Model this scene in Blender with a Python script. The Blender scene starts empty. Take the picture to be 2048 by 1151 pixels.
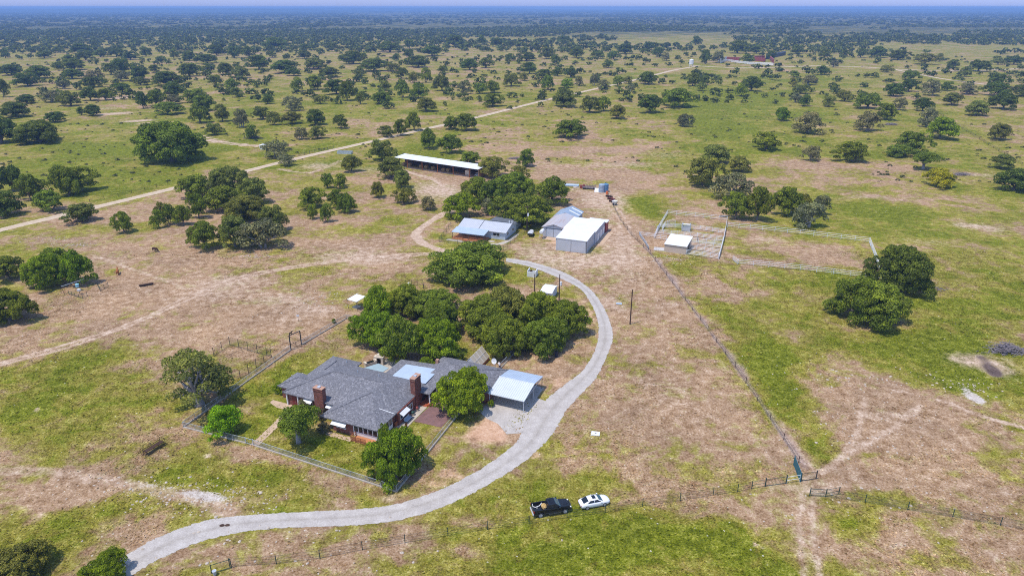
import bpy, bmesh, math, random
import numpy as np
from mathutils import Vector, Matrix, Quaternion
R = math.radians
random.seed(7); rng = np.random.default_rng(7)
C = bpy.context.scene.collection
sc = bpy.context.scene

# ------------------------------------------------------------------ camera, sky, sun, exposure
CAM_H, FPX, CU, CV, PITCH = 70.0, 1365.0, 1024.0, 575.5, R(22.36)
cp, sp = math.cos(PITCH), math.sin(PITCH)
cam_d = bpy.data.cameras.new('camera'); cam = bpy.data.objects.new('camera', cam_d); C.objects.link(cam)
cam.location = (0, 0, CAM_H); cam.rotation_euler = (R(90)-PITCH, 0, 0)
cam_d.sensor_width = 36.0; cam_d.lens = FPX/2048.0*36.0; cam_d.clip_start = 0.5; cam_d.clip_end = 90000
sc.camera = cam
SUN_EL = R(69); SH = Vector((0.86, 0.51, 0)).normalized()          # shadows fall to the right and away
to_sun = Vector((-SH.x*math.cos(SUN_EL), -SH.y*math.cos(SUN_EL), math.sin(SUN_EL)))
w = bpy.data.worlds.new("World"); sc.world = w; w.use_nodes = True
nt = w.node_tree; bgn = nt.nodes['Background']
sky = nt.nodes.new('ShaderNodeTexSky'); sky.sky_type = 'NISHITA'; sky.sun_disc = False
sky.sun_elevation = SUN_EL; sky.sun_rotation = math.atan2(to_sun.x, to_sun.y)
sky.air_density = 1.2; sky.dust_density = .6; sky.ozone_density = 2.0; sky.altitude = 300
tn_ = nt.nodes.new('ShaderNodeMix'); tn_.data_type = 'RGBA'; tn_.blend_type = 'MULTIPLY'; tn_.inputs[0].default_value = 1
tc_ = nt.nodes.new('ShaderNodeTexCoord'); sx_ = nt.nodes.new('ShaderNodeSeparateXYZ'); nt.links.new(tc_.outputs['Generated'], sx_.inputs[0])
rp_ = nt.nodes.new('ShaderNodeValToRGB'); nt.links.new(sx_.outputs[2], rp_.inputs[0]); rp_.color_ramp.elements[0].position = .0; rp_.color_ramp.elements[0].color = (.36,.49,1.18,1); rp_.color_ramp.elements[1].position = .22; rp_.color_ramp.elements[1].color = (.86,.88,.98,1)   # lavender haze low in the sky
nt.links.new(rp_.outputs[0], tn_.inputs[7]); nt.links.new(sky.outputs[0], tn_.inputs[6]); nt.links.new(tn_.outputs[2], bgn.inputs[0]); bgn.inputs[1].default_value = 0.15
sl = bpy.data.lights.new('sun', 'SUN'); sun = bpy.data.objects.new('sun', sl); C.objects.link(sun)
sl.energy = 2.7; sl.angle = R(0.53); sl.color = (1.0, 0.95, 0.87)
sun.rotation_euler = to_sun.to_track_quat('Z', 'Y').to_euler(); sun.location = (0, -50, 200)
sc.view_settings.view_transform = 'Standard'; sc.view_settings.look = 'None'
sc.view_settings.exposure = 0.50; sc.view_settings.gamma = 1.0
sc.cycles.filter_width = 1.05; sc.cycles.use_denoising = False; sc.cycles.max_bounces = 5; sc.cycles.transparent_max_bounces = 12; sc.cycles.volume_bounces = 0

# ------------------------------------------------------------------ helpers
def at(u, v, z=0.0):
    x = (u-CU)/FPX; y = -(v-CV)/FPX
    d = (x, cp+y*sp, -sp+y*cp); t = (z-CAM_H)/d[2]
    return Vector((d[0]*t, d[1]*t, z))
def proj(x, y, z=0.0):
    dz = z-CAM_H; d = y*cp-dz*sp; up = y*sp+dz*cp
    return CU+FPX*x/d, CV-FPX*up/d, d

def tag(o, label=None, cat=None, group=None, kind=None):
    if label: o['label'] = label
    if cat: o['category'] = cat
    if group: o['group'] = group
    if kind: o['kind'] = kind
    return o
def thing(name, label, cat, loc=(0, 0, 0), rz=0.0, group=None):
    o = bpy.data.objects.new(name, None); o.empty_display_size = 0.3; C.objects.link(o)
    o.location = loc; o.rotation_euler = (0, 0, rz)
    return tag(o, label, cat, group)
def copy_tree(o, parent=None):
    c = o.copy(); C.objects.link(c)
    if parent: c.parent = parent
    for ch in o.children: copy_tree(ch, c)
    return c

class G:
    """collects faces of one mesh"""
    def __init__(s): s.v = []; s.f = []; s.m = Matrix.Identity(4)
    def add(s, vs, fs):
        n = len(s.v); s.v += [tuple(s.m @ Vector(p)) for p in vs]; s.f += [tuple(i+n for i in f) for f in fs]; return s
    def box(s, x0, x1, y0, y1, z0, z1):
        return s.add([(x0,y0,z0),(x1,y0,z0),(x1,y1,z0),(x0,y1,z0),(x0,y0,z1),(x1,y0,z1),(x1,y1,z1),(x0,y1,z1)],
                     [(3,2,1,0),(4,5,6,7),(0,1,5,4),(1,2,6,5),(2,3,7,6),(3,0,4,7)])
    def hull8(s, b, t):
        return s.add(list(b)+list(t), [(3,2,1,0),(4,5,6,7),(0,1,5,4),(1,2,6,5),(2,3,7,6),(3,0,4,7)])
    def prism(s, poly, z0, z1):
        n = len(poly); b = [(x,y,z0) for x,y in poly]; t = [(x,y,z1) for x,y in poly]
        return s.add(b+t, [tuple(range(n-1,-1,-1)), tuple(range(n,2*n))]+[(i,(i+1)%n,n+(i+1)%n,n+i) for i in range(n)])
    def side_prism(s, prof, y0, y1):
        """profile in xz, extruded along y"""
        n = len(prof); b = [(x,y0,z) for x,z in prof]; t = [(x,y1,z) for x,z in prof]
        return s.add(b+t, [tuple(range(n)), tuple(range(2*n-1,n-1,-1))]+[((i+1)%n,i,n+i,n+(i+1)%n) for i in range(n)])
    def quad(s, *p): return s.add(p, [tuple(range(len(p)))])
    def slab(s, pts, th):
        n = len(pts); return s.add([p for p in pts]+[(p[0],p[1],p[2]-th) for p in pts],
            [tuple(range(n)), tuple(range(2*n-1,n-1,-1))]+[((i+1)%n,i,n+i,n+(i+1)%n) for i in range(n)])
    def tube(s, path, rad, n=6, close=True):
        P = [Vector(p) for p in path]; rad = rad if hasattr(rad, '__len__') else [rad]*len(P)
        vs = []; fs = []
        for i, p in enumerate(P):
            d = (P[min(i+1, len(P)-1)]-P[max(i-1, 0)]).normalized()
            a = d.cross(Vector((0,0,1)) if abs(d.z) < .9 else Vector((1,0,0))).normalized(); b = d.cross(a)
            for k in range(n):
                t = 2*math.pi*k/n; vs.append(p+(a*math.cos(t)+b*math.sin(t))*rad[i])
        for i in range(len(P)-1):
            for k in range(n): fs.append((i*n+k, i*n+(k+1)%n, (i+1)*n+(k+1)%n, (i+1)*n+k))
        if close: fs.append(tuple(range(n-1,-1,-1))); fs.append(tuple((len(P)-1)*n+k for k in range(n)))
        return s.add(vs, fs)
    def cyl(s, x, y, z0, z1, r, n=12, r2=None): return s.tube([(x,y,z0),(x,y,z1)], [r, r if r2 is None else r2], n)
    def ring(s, c, axis, r, rr, n=24, k=6):
        q = Vector((0,0,1)).rotation_difference(Vector(axis)); vs = []; fs = []
        for i in range(n):
            a = 2*math.pi*i/n
            for j in range(k):
                b = 2*math.pi*j/k; vs.append(Vector(c)+q@Vector(((r+rr*math.cos(b))*math.cos(a), (r+rr*math.cos(b))*math.sin(a), rr*math.sin(b))))
        for i in range(n):
            for j in range(k): fs.append((i*k+j, ((i+1)%n)*k+j, ((i+1)%n)*k+(j+1)%k, i*k+(j+1)%k))
        return s.add(vs, fs)
    def ball(s, c, rx, ry, rz, n=10, k=7):
        vs = []; fs = []
        for j in range(k+1):
            t = math.pi*j/k
            for i in range(n):
                a = 2*math.pi*i/n; vs.append((c[0]+rx*math.sin(t)*math.cos(a), c[1]+ry*math.sin(t)*math.sin(a), c[2]+rz*math.cos(t)))
        for j in range(k):
            for i in range(n): fs.append((j*n+i, (j+1)*n+i, (j+1)*n+(i+1)%n, j*n+(i+1)%n))
        return s.add(vs, fs)
    def mesh(s, name, mat, smooth=False):
        me = bpy.data.meshes.new(name); me.from_pydata(s.v, [], s.f); me.materials.append(mat)
        if smooth: me.polygons.foreach_set('use_smooth', [True]*len(me.polygons))
        me.update(); return me
    def build(s, name, mat, parent=None, smooth=False, bevel=0.0):
        o = bpy.data.objects.new(name, s.mesh(name, mat, smooth)); C.objects.link(o)
        if parent: o.parent = parent
        if bevel:
            b = o.modifiers.new('bevel', 'BEVEL'); b.width = bevel; b.segments = 2; b.limit_method = 'ANGLE'; b.angle_limit = R(35)
        return o

def np_mesh(name, v, quads, mat, attrs=None, smooth=False):
    """big mesh from arrays; quads (n,4)"""
    me = bpy.data.meshes.new(name); nq = len(quads)
    me.vertices.add(len(v)); me.vertices.foreach_set('co', np.ascontiguousarray(v, np.float32).ravel())
    me.loops.add(nq*4); me.loops.foreach_set('vertex_index', np.ascontiguousarray(quads, np.int32).ravel())
    me.polygons.add(nq); me.polygons.foreach_set('loop_start', np.arange(0, nq*4, 4, dtype=np.int32))
    me.polygons.foreach_set('use_smooth', np.full(nq, smooth))
    for k, a in (attrs or {}).items():
        at_ = me.attributes.new(k, 'FLOAT_COLOR', 'POINT'); at_.data.foreach_set('color', np.ascontiguousarray(a, np.float32).ravel())
    me.materials.append(mat); me.update(calc_edges=True); me.validate()
    return me

# ------------------------------------------------------------------ materials
def new_mat(name):
    m = bpy.data.materials.new(name); m.use_nodes = True; t = m.node_tree
    return m, t, t.nodes['Principled BSDF']
def N(t, kind, **kw):
    n = t.nodes.new('ShaderNode'+kind)
    for k, v in kw.items():
        if k in n.inputs: n.inputs[k].default_value = v
        else: setattr(n, k, v)
    return n
def ramp(t, fac, stops):
    r = t.nodes.new('ShaderNodeValToRGB'); t.links.new(fac, r.inputs[0]); e = r.color_ramp.elements
    while len(e) < len(stops): e.new(0.5)
    for el, (p, c) in zip(e, stops): el.position = p; el.color = (*c, 1) if len(c) == 3 else c
    return r.outputs[0]
def mixc(t, fac, a, b, mode='MIX'):
    m = t.nodes.new('ShaderNodeMix'); m.data_type = 'RGBA'; m.blend_type = mode
    for s, i in ((fac, 0), (a, 6), (b, 7)):
        if hasattr(s, 'links'): t.links.new(s, m.inputs[i])
        else: m.inputs[i].default_value = (*s, 1) if isinstance(s, tuple) and len(s) == 3 else s
    return m.outputs[2]
def mth(t, op, a, b=None, clamp=False):
    m = t.nodes.new('ShaderNodeMath'); m.operation = op; m.use_clamp = clamp
    for s, i in ((a, 0), (b, 1)):
        if s is None: continue
        if hasattr(s, 'links'): t.links.new(s, m.inputs[i])
        else: m.inputs[i].default_value = s
    return m.outputs[0]
def noise(t, scale, detail=4, rough=.6, coord=None, dist=0.0):
    n = N(t, 'TexNoise', Scale=scale, Detail=detail, Roughness=rough, Distortion=dist)
    if coord is not None: t.links.new(coord, n.inputs['Vector'])
    return n.outputs[0]
def coords(t, kind='Object'): return t.nodes.new('ShaderNodeTexCoord').outputs[kind]

def plain(name, col, rough=.6, metal=0.0, var=.15, scale=3.0, spec=.4, bump=0.0):
    """base colour with soft large + fine mottling"""
    m, t, p = new_mat(name); co = coords(t)
    n1 = noise(t, scale, 5, .65, co); a = tuple(c*(1-var) for c in col); b = tuple(min(1, c*(1+var)) for c in col)
    c1 = ramp(t, n1, [(.3, a), (.7, b)])
    t.links.new(c1, p.inputs['Base Color'])
    p.inputs['Roughness'].default_value = rough; p.inputs['Metallic'].default_value = metal
    p.inputs['Specular IOR Level'].default_value = spec
    if bump:
        b_ = N(t, 'Bump', Strength=bump, Distance=.05); t.links.new(noise(t, scale*6, 4, .6, co), b_.inputs['Height']); t.links.new(b_.outputs[0], p.inputs['Normal'])
    return m

M = {}
M['white_metal'] = plain('white_metal', (.76,.76,.75), .45, 0, .09, .35)
M['carport_metal'] = plain('pale_carport_metal', (.60,.63,.65), .45, 0, .05, .6)
M['galv'] = plain('galvanised_metal', (.50,.55,.60), .42, .25, .12, .5)
M['galv_blue'] = plain('weathered_blue_grey_metal', (.34,.42,.52), .5, .2, .12, .5)
M['siding'] = plain('grey_metal_siding', (.50,.52,.56), .5, .1, .08, .4)
M['siding_blue'] = plain('pale_blue_grey_siding', (.47,.52,.60), .55, 0, .06, .5)
M['tan_siding'] = plain('tan_siding', (.55,.44,.35), .6, 0, .06, .5)
M['red_metal'] = plain('dark_red_metal', (.30,.07,.06), .6, .1, .2, 1)
M['black'] = plain('black_paint', (.012,.013,.016), .25, 0, .1, 2, .6)
M['dark_steel'] = plain('dark_steel', (.05,.055,.055), .55, .3, .2, 3)
M['green_steel'] = plain('dark_green_steel', (.025,.07,.06), .55, .2, .2, 3)
M['teal_steel'] = plain('teal_steel', (.02,.13,.17), .55, .1, .2, 3)
M['pipe'] = plain('silver_pipe', (.78,.79,.82), .4, .0, .1, 2)
M['concrete'] = plain('concrete', (.46,.40,.33), .85, 0, .14, .8, .2)
M['concrete_grey'] = plain('grey_concrete', (.42,.40,.38), .85, 0, .14, .8, .2)
M['slab_tan'] = plain('tan_slab', (.52,.37,.25), .85, 0, .14, .6, .2)
M['patio_red'] = plain('red_stamped_concrete', (.21,.115,.105), .75, 0, .25, 1.0, .3)
M['brick_cap'] = plain('brick_cap', (.45,.26,.18), .8, 0, .15, 2, .2)
M['wood'] = plain('stained_wood', (.34,.12,.05), .7, 0, .25, 2, .2)
M['deck_wood'] = plain('deck_boards', (.50,.21,.09), .7, 0, .2, 1.5, .2)
M['pole_wood'] = plain('pole_wood', (.085,.05,.036), .85, 0, .25, 3, .2)
M['white_paint'] = plain('white_paint', (.74,.74,.74), .55, 0, .06, 1)
M['glass'] = plain('dark_glass', (.012,.016,.022), .12, 0, .2, 1, .7)
M['cream'] = plain('cream_masonry', (.62,.52,.40), .8, 0, .12, 1.5, .2)
M['bark'] = plain('oak_bark', (.20,.17,.15), .9, 0, .3, 4, .1, .5)
M['bark_pale'] = plain('pale_oak_bark', (.33,.30,.29), .9, 0, .3, 4, .1, .5)
M['rubber'] = plain('rubber', (.02,.02,.022), .8, 0, .2, 3, .2)
M['rim'] = plain('grey_rim', (.55,.55,.57), .4, .2, .1, 3)
M['rust'] = plain('rusty_iron', (.075,.042,.028), .85, .2, .35, 3, .2)
M['door_red'] = plain('red_door', (.16,.02,.02), .5, 0, .15, 2)  # the front door's own dark red paint
M['orange'] = plain('orange_paint', (.62,.15,.04), .5, 0, .15, 2)
M['hay'] = plain('dry_hay', (.42,.27,.13), .95, 0, .35, 3, .05, .8)
M['stone'] = plain('limestone', (.50,.42,.34), .9, 0, .15, .7, .1)
M['cow_brown'] = plain('red_brown_hide', (.33,.12,.04), .8, 0, .25, 2, .1)
M['cow_dark'] = plain('dark_brown_hide', (.07,.035,.025), .8, 0, .25, 2, .1)
M['skin'] = plain('skin', (.45,.26,.18), .6, 0, .1, 4, .3)
M['white_cloth'] = plain('white_cloth', (.75,.72,.72), .9, 0, .08, 4, .1)
M['navy_cloth'] = plain('navy_cloth', (.03,.05,.13), .9, 0, .2, 4, .1)
M['hair'] = plain('dark_hair', (.04,.025,.018), .8, 0, .2, 6, .2)
M['blue_plastic'] = plain('blue_plastic', (.10,.22,.36), .5, 0, .15, 2)
M['pale_blue'] = plain('pale_blue_panel', (.45,.53,.63), .45, .1, .08, .8)
M['dead_wood'] = plain('dead_grey_wood', (.22,.19,.20), .95, 0, .35, 3, .05)
M['white_car'] = plain('white_car_paint', (.82,.82,.84), .2, 0, .02, 1, .6)
M['amber'] = plain('tail_lamp_red', (.35,.02,.02), .3, 0, .1, 2)
M['poly'] = plain('tan_translucent_panel', (.52,.44,.33), .55, 0, .12, 1)
M['teal_roof'] = plain('pale_teal_panel', (.33,.42,.43), .5, .1, .1, .8)

def m_brick():
    m, t, p = new_mat('red_brick'); co = coords(t)
    mp = N(t, 'Mapping'); t.links.new(co, mp.inputs[0]); mp.inputs['Rotation'].default_value = (R(90), 0, 0)
    sep = t.nodes.new('ShaderNodeSeparateXYZ'); t.links.new(co, sep.inputs[0])
    cmb = t.nodes.new('ShaderNodeCombineXYZ'); t.links.new(mth(t, 'ADD', sep.outputs[0], sep.outputs[1]), cmb.inputs[0]); t.links.new(sep.outputs[2], cmb.inputs[1])
    b = N(t, 'TexBrick', Scale=1.0); b.inputs['Brick Width'].default_value = .34; b.inputs['Row Height'].default_value = .13; b.inputs['Mortar Size'].default_value = .012
    b.inputs['Color1'].default_value = (.27,.075,.05,1); b.inputs['Color2'].default_value = (.14,.04,.03,1); b.inputs['Mortar'].default_value = (.34,.25,.2,1)
    t.links.new(cmb.outputs[0], b.inputs['Vector'])
    n = noise(t, 2.2, 5, .7, co); c = mixc(t, 1.0, b.outputs[0], ramp(t, n, [(.3, (.6,.55,.55)), (.72, (1.35,1.25,1.2))]), 'MULTIPLY')
    t.links.new(c, p.inputs['Base Color']); p.inputs['Roughness'].default_value = .85; p.inputs['Specular IOR Level'].default_value = .2
    return m
M['brick'] = m_brick()
def m_shingle():
    m, t, p = new_mat('grey_shingles'); co = coords(t)
    v = N(t, 'TexVoronoi', Scale=3.6, feature='F1'); mp = N(t, 'Mapping'); mp.inputs['Scale'].default_value = (1, 1, 1.2)
    t.links.new(co, mp.inputs[0]); t.links.new(mp.outputs[0], v.inputs['Vector'])
    sp_ = t.nodes.new('ShaderNodeSeparateColor'); t.links.new(v.outputs['Color'], sp_.inputs[0])
    c = ramp(t, sp_.outputs[0], [(.05, (.07,.07,.08)), (.5, (.14,.138,.152)), (.8, (.22,.215,.232)), (.97, (.42,.41,.43))])
    c = mixc(t, .68, c, ramp(t, noise(t, 6, 5, .75, co), [(.33, (.06,.06,.068)), (.68, (.31,.30,.32))]))
    c = mixc(t, 1.0, c, ramp(t, noise(t, .25, 4, .6, co), [(.3, (.93,.93,.93)), (.7, (1.06,1.06,1.05))]), 'MULTIPLY')
    t.links.new(c, p.inputs['Base Color']); p.inputs['Roughness'].default_value = .85; p.inputs['Specular IOR Level'].default_value = .25
    b_ = N(t, 'Bump', Strength=.5, Distance=.03); t.links.new(noise(t, 7, 3, .6, co), b_.inputs['Height']); t.links.new(b_.outputs[0], p.inputs['Normal'])
    return m
M['shingle'] = m_shingle()
def m_rust_roof():
    m, t, p = new_mat('weathered_tin_roof'); co = coords(t)
    mp = N(t, 'Mapping'); mp.inputs['Scale'].default_value = (1.3, .12, 1); t.links.new(co, mp.inputs[0])
    n = noise(t, 1.2, 6, .7, mp.outputs[0])
    c = ramp(t, n, [(.3, (.46,.48,.52)), (.52, (.50,.46,.46)), (.7, (.42,.30,.26))])
    t.links.new(c, p.inputs['Base Color']); p.inputs['Roughness'].default_value = .6; p.inputs['Metallic'].default_value = .1
    return m
M['tin'] = m_rust_roof()
def m_net(name, col, alpha):
    m, t, p = new_mat(name); out = t.nodes['Material Output']
    tr = t.nodes.new('ShaderNodeBsdfTransparent'); mx = t.nodes.new('ShaderNodeMixShader'); co = coords(t, 'UV')
    p.inputs['Base Color'].default_value = (*col, 1); p.inputs['Roughness'].default_value = .6; p.inputs['Metallic'].default_value = .2
    n = noise(t, .8, 3, .6, coords(t)); a = mth(t, 'MULTIPLY', n, alpha*2, True)
    t.links.new(a, mx.inputs[0]); t.links.new(tr.outputs[0], mx.inputs[1]); t.links.new(p.outputs[0], mx.inputs[2]); t.links.new(mx.outputs[0], out.inputs[0])
    return m
M['chain_link'] = m_net('chain_link_wire', (.30,.32,.33), .34)
M['green_net'] = m_net('green_woven_wire', (.05,.10,.065), .20)
M['dark_net'] = m_net('dark_woven_wire', (.10,.10,.07), .11)

def m_leaf():
    m, t, p = new_mat('oak_foliage'); out = t.nodes['Material Output']
    oi = t.nodes.new('ShaderNodeObjectInfo'); a = N(t, 'Attribute'); a.attribute_name = 'lc'
    s = t.nodes.new('ShaderNodeSeparateColor'); t.links.new(a.outputs[0], s.inputs[0])
    shade = ramp(t, s.outputs[0], [(0, (.42,.46,.36)), (.5, (1.2,1.17,.95)), (1, (2.6,2.3,1.5))])
    c = mixc(t, 1.0, oi.outputs['Color'], shade, 'MULTIPLY')
    c = mixc(t, mth(t, 'MULTIPLY', s.outputs[1], .35), c, (.17,.155,.125))     # grey lichen / dry tips, per leaf
    t.links.new(c, p.inputs['Base Color']); p.inputs['Roughness'].default_value = .6; p.inputs['Specular IOR Level'].default_value = .1
    tl = t.nodes.new('ShaderNodeBsdfTranslucent'); t.links.new(mixc(t, 1.0, c, (1.1,1.25,.5), 'MULTIPLY'), tl.inputs[0])
    mx = t.nodes.new('ShaderNodeMixShader'); mx.inputs[0].default_value = .28
    t.links.new(p.outputs[0], mx.inputs[1]); t.links.new(tl.outputs[0], mx.inputs[2]); t.links.new(mx.outputs[0], out.inputs[0])
    return m
M['leaf'] = m_leaf()

def ground_colour(t):
    """dry grass / green grass / bare soil by the 'pa' and 'pb' surface maps, all broken up by noise"""
    co = coords(t)
    A = N(t, 'Attribute'); A.attribute_name = 'pa'; B = N(t, 'Attribute'); B.attribute_name = 'pb'
    sa = t.nodes.new('ShaderNodeSeparateColor'); t.links.new(A.outputs[0], sa.inputs[0])
    sb = t.nodes.new('ShaderNodeSeparateColor'); t.links.new(B.outputs[0], sb.inputs[0])
    g, d, r = sa.outputs; wh, k, f = sb.outputs
    big = noise(t, .035, 5, .6, co); mid = noise(t, .16, 6, .7, co, .5); fine = noise(t, .55, 6, .72, co); grit = noise(t, 2.6, 5, .8, co)
    grain = mth(t, 'ADD', mth(t, 'MULTIPLY', fine, .45), mth(t, 'MULTIPLY', grit, .55)); grain = mth(t, 'ADD', mth(t, 'MULTIPLY', mth(t, 'SUBTRACT', grain, .5), 1.45), .495)
    pink = ramp(t, grain, [(.33, (.155,.083,.036)), (.45, (.325,.20,.112)), (.55, (.445,.298,.185)), (.67, (.70,.53,.38))])
    tan = ramp(t, grain, [(.33, (.12,.08,.025)), (.45, (.25,.18,.065)), (.55, (.36,.27,.11)), (.67, (.60,.48,.26))])
    olive = ramp(t, grain, [(.33, (.07,.064,.008)), (.45, (.20,.175,.026)), (.55, (.32,.275,.054)), (.67, (.57,.49,.18))])
    grn = ramp(t, grain, [(.33, (.038,.048,.003)), (.45, (.115,.135,.008)), (.55, (.20,.215,.018)), (.67, (.41,.385,.09))])
    q = mth(t, 'ADD', mth(t, 'MULTIPLY', mth(t, 'SUBTRACT', mid, .5), 2.5), mth(t, 'ADD', mth(t, 'MULTIPLY', mth(t, 'SUBTRACT', big, .5), 2.3), mth(t, 'MULTIPLY', mth(t, 'SUBTRACT', fine, .5), .9)))
    q = mth(t, 'ADD', q, g)
    st = lambda lo, hi: ramp(t, q, [(lo, (0,0,0)), (hi, (1,1,1))])
    c = mixc(t, st(.16, .34), pink, tan); c = mixc(t, st(.34, .56), c, olive); c = mixc(t, st(.66, .96), c, grn)
    c = mixc(t, 1.0, c, ramp(t, noise(t, .06, 5, .7, co), [(.3, (.80,.80,.82)), (.7, (1.16,1.15,1.12))]), 'MULTIPLY')
    dirt = ramp(t, grain, [(.34, (.34,.22,.14)), (.5, (.52,.37,.26)), (.66, (.74,.59,.46))])
    fd = mth(t, 'ADD', mth(t, 'MULTIPLY', mth(t, 'SUBTRACT', mth(t, 'ADD', d, mth(t, 'MULTIPLY', fine, 1.1)), .82), 2.4), .3, True)
    c = mixc(t, mth(t, 'MULTIPLY', fd, mth(t, 'MULTIPLY', d, 3, True)), c, dirt)
    red = ramp(t, grain, [(.34, (.42,.24,.14)), (.5, (.60,.37,.235)), (.66, (.72,.50,.35))])
    fr = mth(t, 'ADD', mth(t, 'MULTIPLY', mth(t, 'SUBTRACT', mth(t, 'ADD', r, mth(t, 'MULTIPLY', fine, .8)), .9), 3), .3, True)
    c = mixc(t, mth(t, 'MULTIPLY', fr, mth(t, 'MULTIPLY', r, 3, True)), c, red)
    mv = ramp(t, grain, [(.34, (.22,.155,.135)), (.5, (.36,.27,.245)), (.66, (.56,.45,.42))]); c = mixc(t, mth(t, 'MULTIPLY', A.outputs['Alpha'], .62), c, mv)
    # pale limestone chips
    vo = N(t, 'TexVoronoi', Scale=1.5, feature='F1'); t.links.new(co, vo.inputs['Vector'])
    vs = t.nodes.new('ShaderNodeSeparateColor'); t.links.new(vo.outputs['Color'], vs.inputs[0])
    chip = mth(t, 'MULTIPLY', mth(t, 'LESS_THAN', vo.outputs['Distance'], .22), mth(t, 'GREATER_THAN', mth(t, 'ADD', vs.outputs[0], wh), .975))
    c = mixc(t, mth(t, 'MULTIPLY', chip, .6), c, (.72,.66,.57))
    fw = mth(t, 'ADD', mth(t, 'MULTIPLY', mth(t, 'SUBTRACT', mth(t, 'ADD', wh, mth(t, 'MULTIPLY', grain, 1.3)), 1.25), 4), .2, True)
    c = mixc(t, mth(t, 'MULTIPLY', fw, mth(t, 'MULTIPLY', wh, 3, True)), c, ramp(t, grain, [(.35, (.40,.33,.275)), (.65, (.70,.63,.56))]))
    fk = mth(t, 'ADD', mth(t, 'MULTIPLY', mth(t, 'SUBTRACT', mth(t, 'ADD', k, mth(t, 'MULTIPLY', fine, .8)), .95), 3), .3, True)
    c = mixc(t, mth(t, 'MULTIPLY', fk, mth(t, 'MULTIPLY', k, 3, True)), c, ramp(t, grain, [(.35, (.07,.048,.042)), (.65, (.19,.135,.115))]))
    # far brush cover (low scrub seen from afar)
    ff = mth(t, 'ADD', mth(t, 'MULTIPLY', mth(t, 'SUBTRACT', mth(t, 'ADD', f, mth(t, 'MULTIPLY', noise(t, .012, 6, .7, co), .9)), .95), 4), .2, True)
    c = mixc(t, mth(t, 'MULTIPLY', ff, mth(t, 'MULTIPLY', f, 3, True)), c, (.05,.062,.028))
    return c, co, grain
def m_ground():
    m, t, p = new_mat('pasture_ground'); c, co, grain = ground_colour(t)
    t.links.new(c, p.inputs['Base Color']); p.inputs['Roughness'].default_value = .95; p.inputs['Specular IOR Level'].default_value = .05
    b_ = N(t, 'Bump', Strength=.9, Distance=.22); t.links.new(grain, b_.inputs['Height']); t.links.new(b_.outputs[0], p.inputs['Normal'])
    return m
M['ground'] = m_ground()
def m_grass():
    m, t, p = new_mat('grass_tufts'); c, co, grain = ground_colour(t)
    ge = t.nodes.new('ShaderNodeNewGeometry')
    c = mixc(t, 1.0, c, ramp(t, ge.outputs['Random Per Island'], [(0, (.7,.75,.6)), (1, (1.25,1.2,1.05))]), 'MULTIPLY')
    vm = N(t, 'VectorMath'); vm.operation = 'ADD'; t.links.new(ge.outputs['Normal'], vm.inputs[0]); vm.inputs[1].default_value = (0,0,2.2); vn = N(t, 'VectorMath'); vn.operation = 'NORMALIZE'; t.links.new(vm.outputs[0], vn.inputs[0]); t.links.new(vn.outputs[0], p.inputs['Normal'])
    t.links.new(c, p.inputs['Base Color']); p.inputs['Roughness'].default_value = .9; p.inputs['Specular IOR Level'].default_value = .05
    return m
M['grass'] = m_grass()
def m_road(name, stops, wet=.0):
    m, t, p = new_mat(name); out = t.nodes['Material Output']; co = coords(t)
    n = noise(t, .5, 6, .7, co); f = noise(t, 4, 5, .8, co)
    c = ramp(t, mth(t, 'ADD', mth(t, 'MULTIPLY', n, .5), mth(t, 'MULTIPLY', f, .5)), stops)
    a = N(t, 'Attribute'); a.attribute_name = 'edge'; e = t.nodes.new('ShaderNodeSeparateColor'); t.links.new(a.outputs[0], e.inputs[0])
    # wheel tracks slightly paler, crown slightly greyer
    c = mixc(t, mth(t, 'MULTIPLY', e.outputs[1], .6), c, mixc(t, 1.0, c, (.72,.70,.66), 'MULTIPLY'))
    sp_ = noise(t, 1.1, 4, .75, co); c = mixc(t, ramp(t, sp_, [(.60, (0,0,0)), (.70, (.5,.5,.5))]), c, (.27,.24,.22))
    t.links.new(c, p.inputs['Base Color']); p.inputs['Roughness'].default_value = .92; p.inputs['Specular IOR Level'].default_value = .1
    al = mth(t, 'GREATER_THAN', mth(t, 'ADD', e.outputs[0], mth(t, 'MULTIPLY', mth(t, 'SUBTRACT', noise(t, .9, 6, .75, co), .5), 1.5)), .30)
    tr = t.nodes.new('ShaderNodeBsdfTransparent'); mx = t.nodes.new('ShaderNodeMixShader')
    t.links.new(al, mx.inputs[0]); t.links.new(tr.outputs[0], mx.inputs[1]); t.links.new(p.outputs[0], mx.inputs[2]); t.links.new(mx.outputs[0], out.inputs[0])
    return m
M['gravel'] = m_road('pale_gravel', [(.32, (.32,.285,.255)), (.5, (.455,.41,.37)), (.66, (.59,.545,.50))])
M['dirt'] = m_road('tan_dirt_road', [(.32, (.42,.31,.21)), (.5, (.56,.435,.31)), (.66, (.70,.57,.43))])
# ------------------------------------------------------------------ ground sheet with surface maps
def vnoise(x, y, cell, seed):
    g_ = np.random.default_rng(seed).random((256, 256)); fx, fy = x/cell, y/cell
    ix, iy = np.floor(fx).astype(int), np.floor(fy).astype(int); tx, ty = fx-ix, fy-iy
    tx, ty = tx*tx*(3-2*tx), ty*ty*(3-2*ty); i0, i1, j0, j1 = ix % 256, (ix+1) % 256, iy % 256, (iy+1) % 256
    return (g_[i0,j0]*(1-tx)+g_[i1,j0]*tx)*(1-ty)+(g_[i0,j1]*(1-tx)+g_[i1,j1]*tx)*ty
def fbm(x, y, cell, seed, o=4):
    s = 0; a = 1; n = 0
    for i in range(o): s = s+a*vnoise(x, y, cell/2**i, seed+i); n += a; a *= .55
    return s/n

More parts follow.
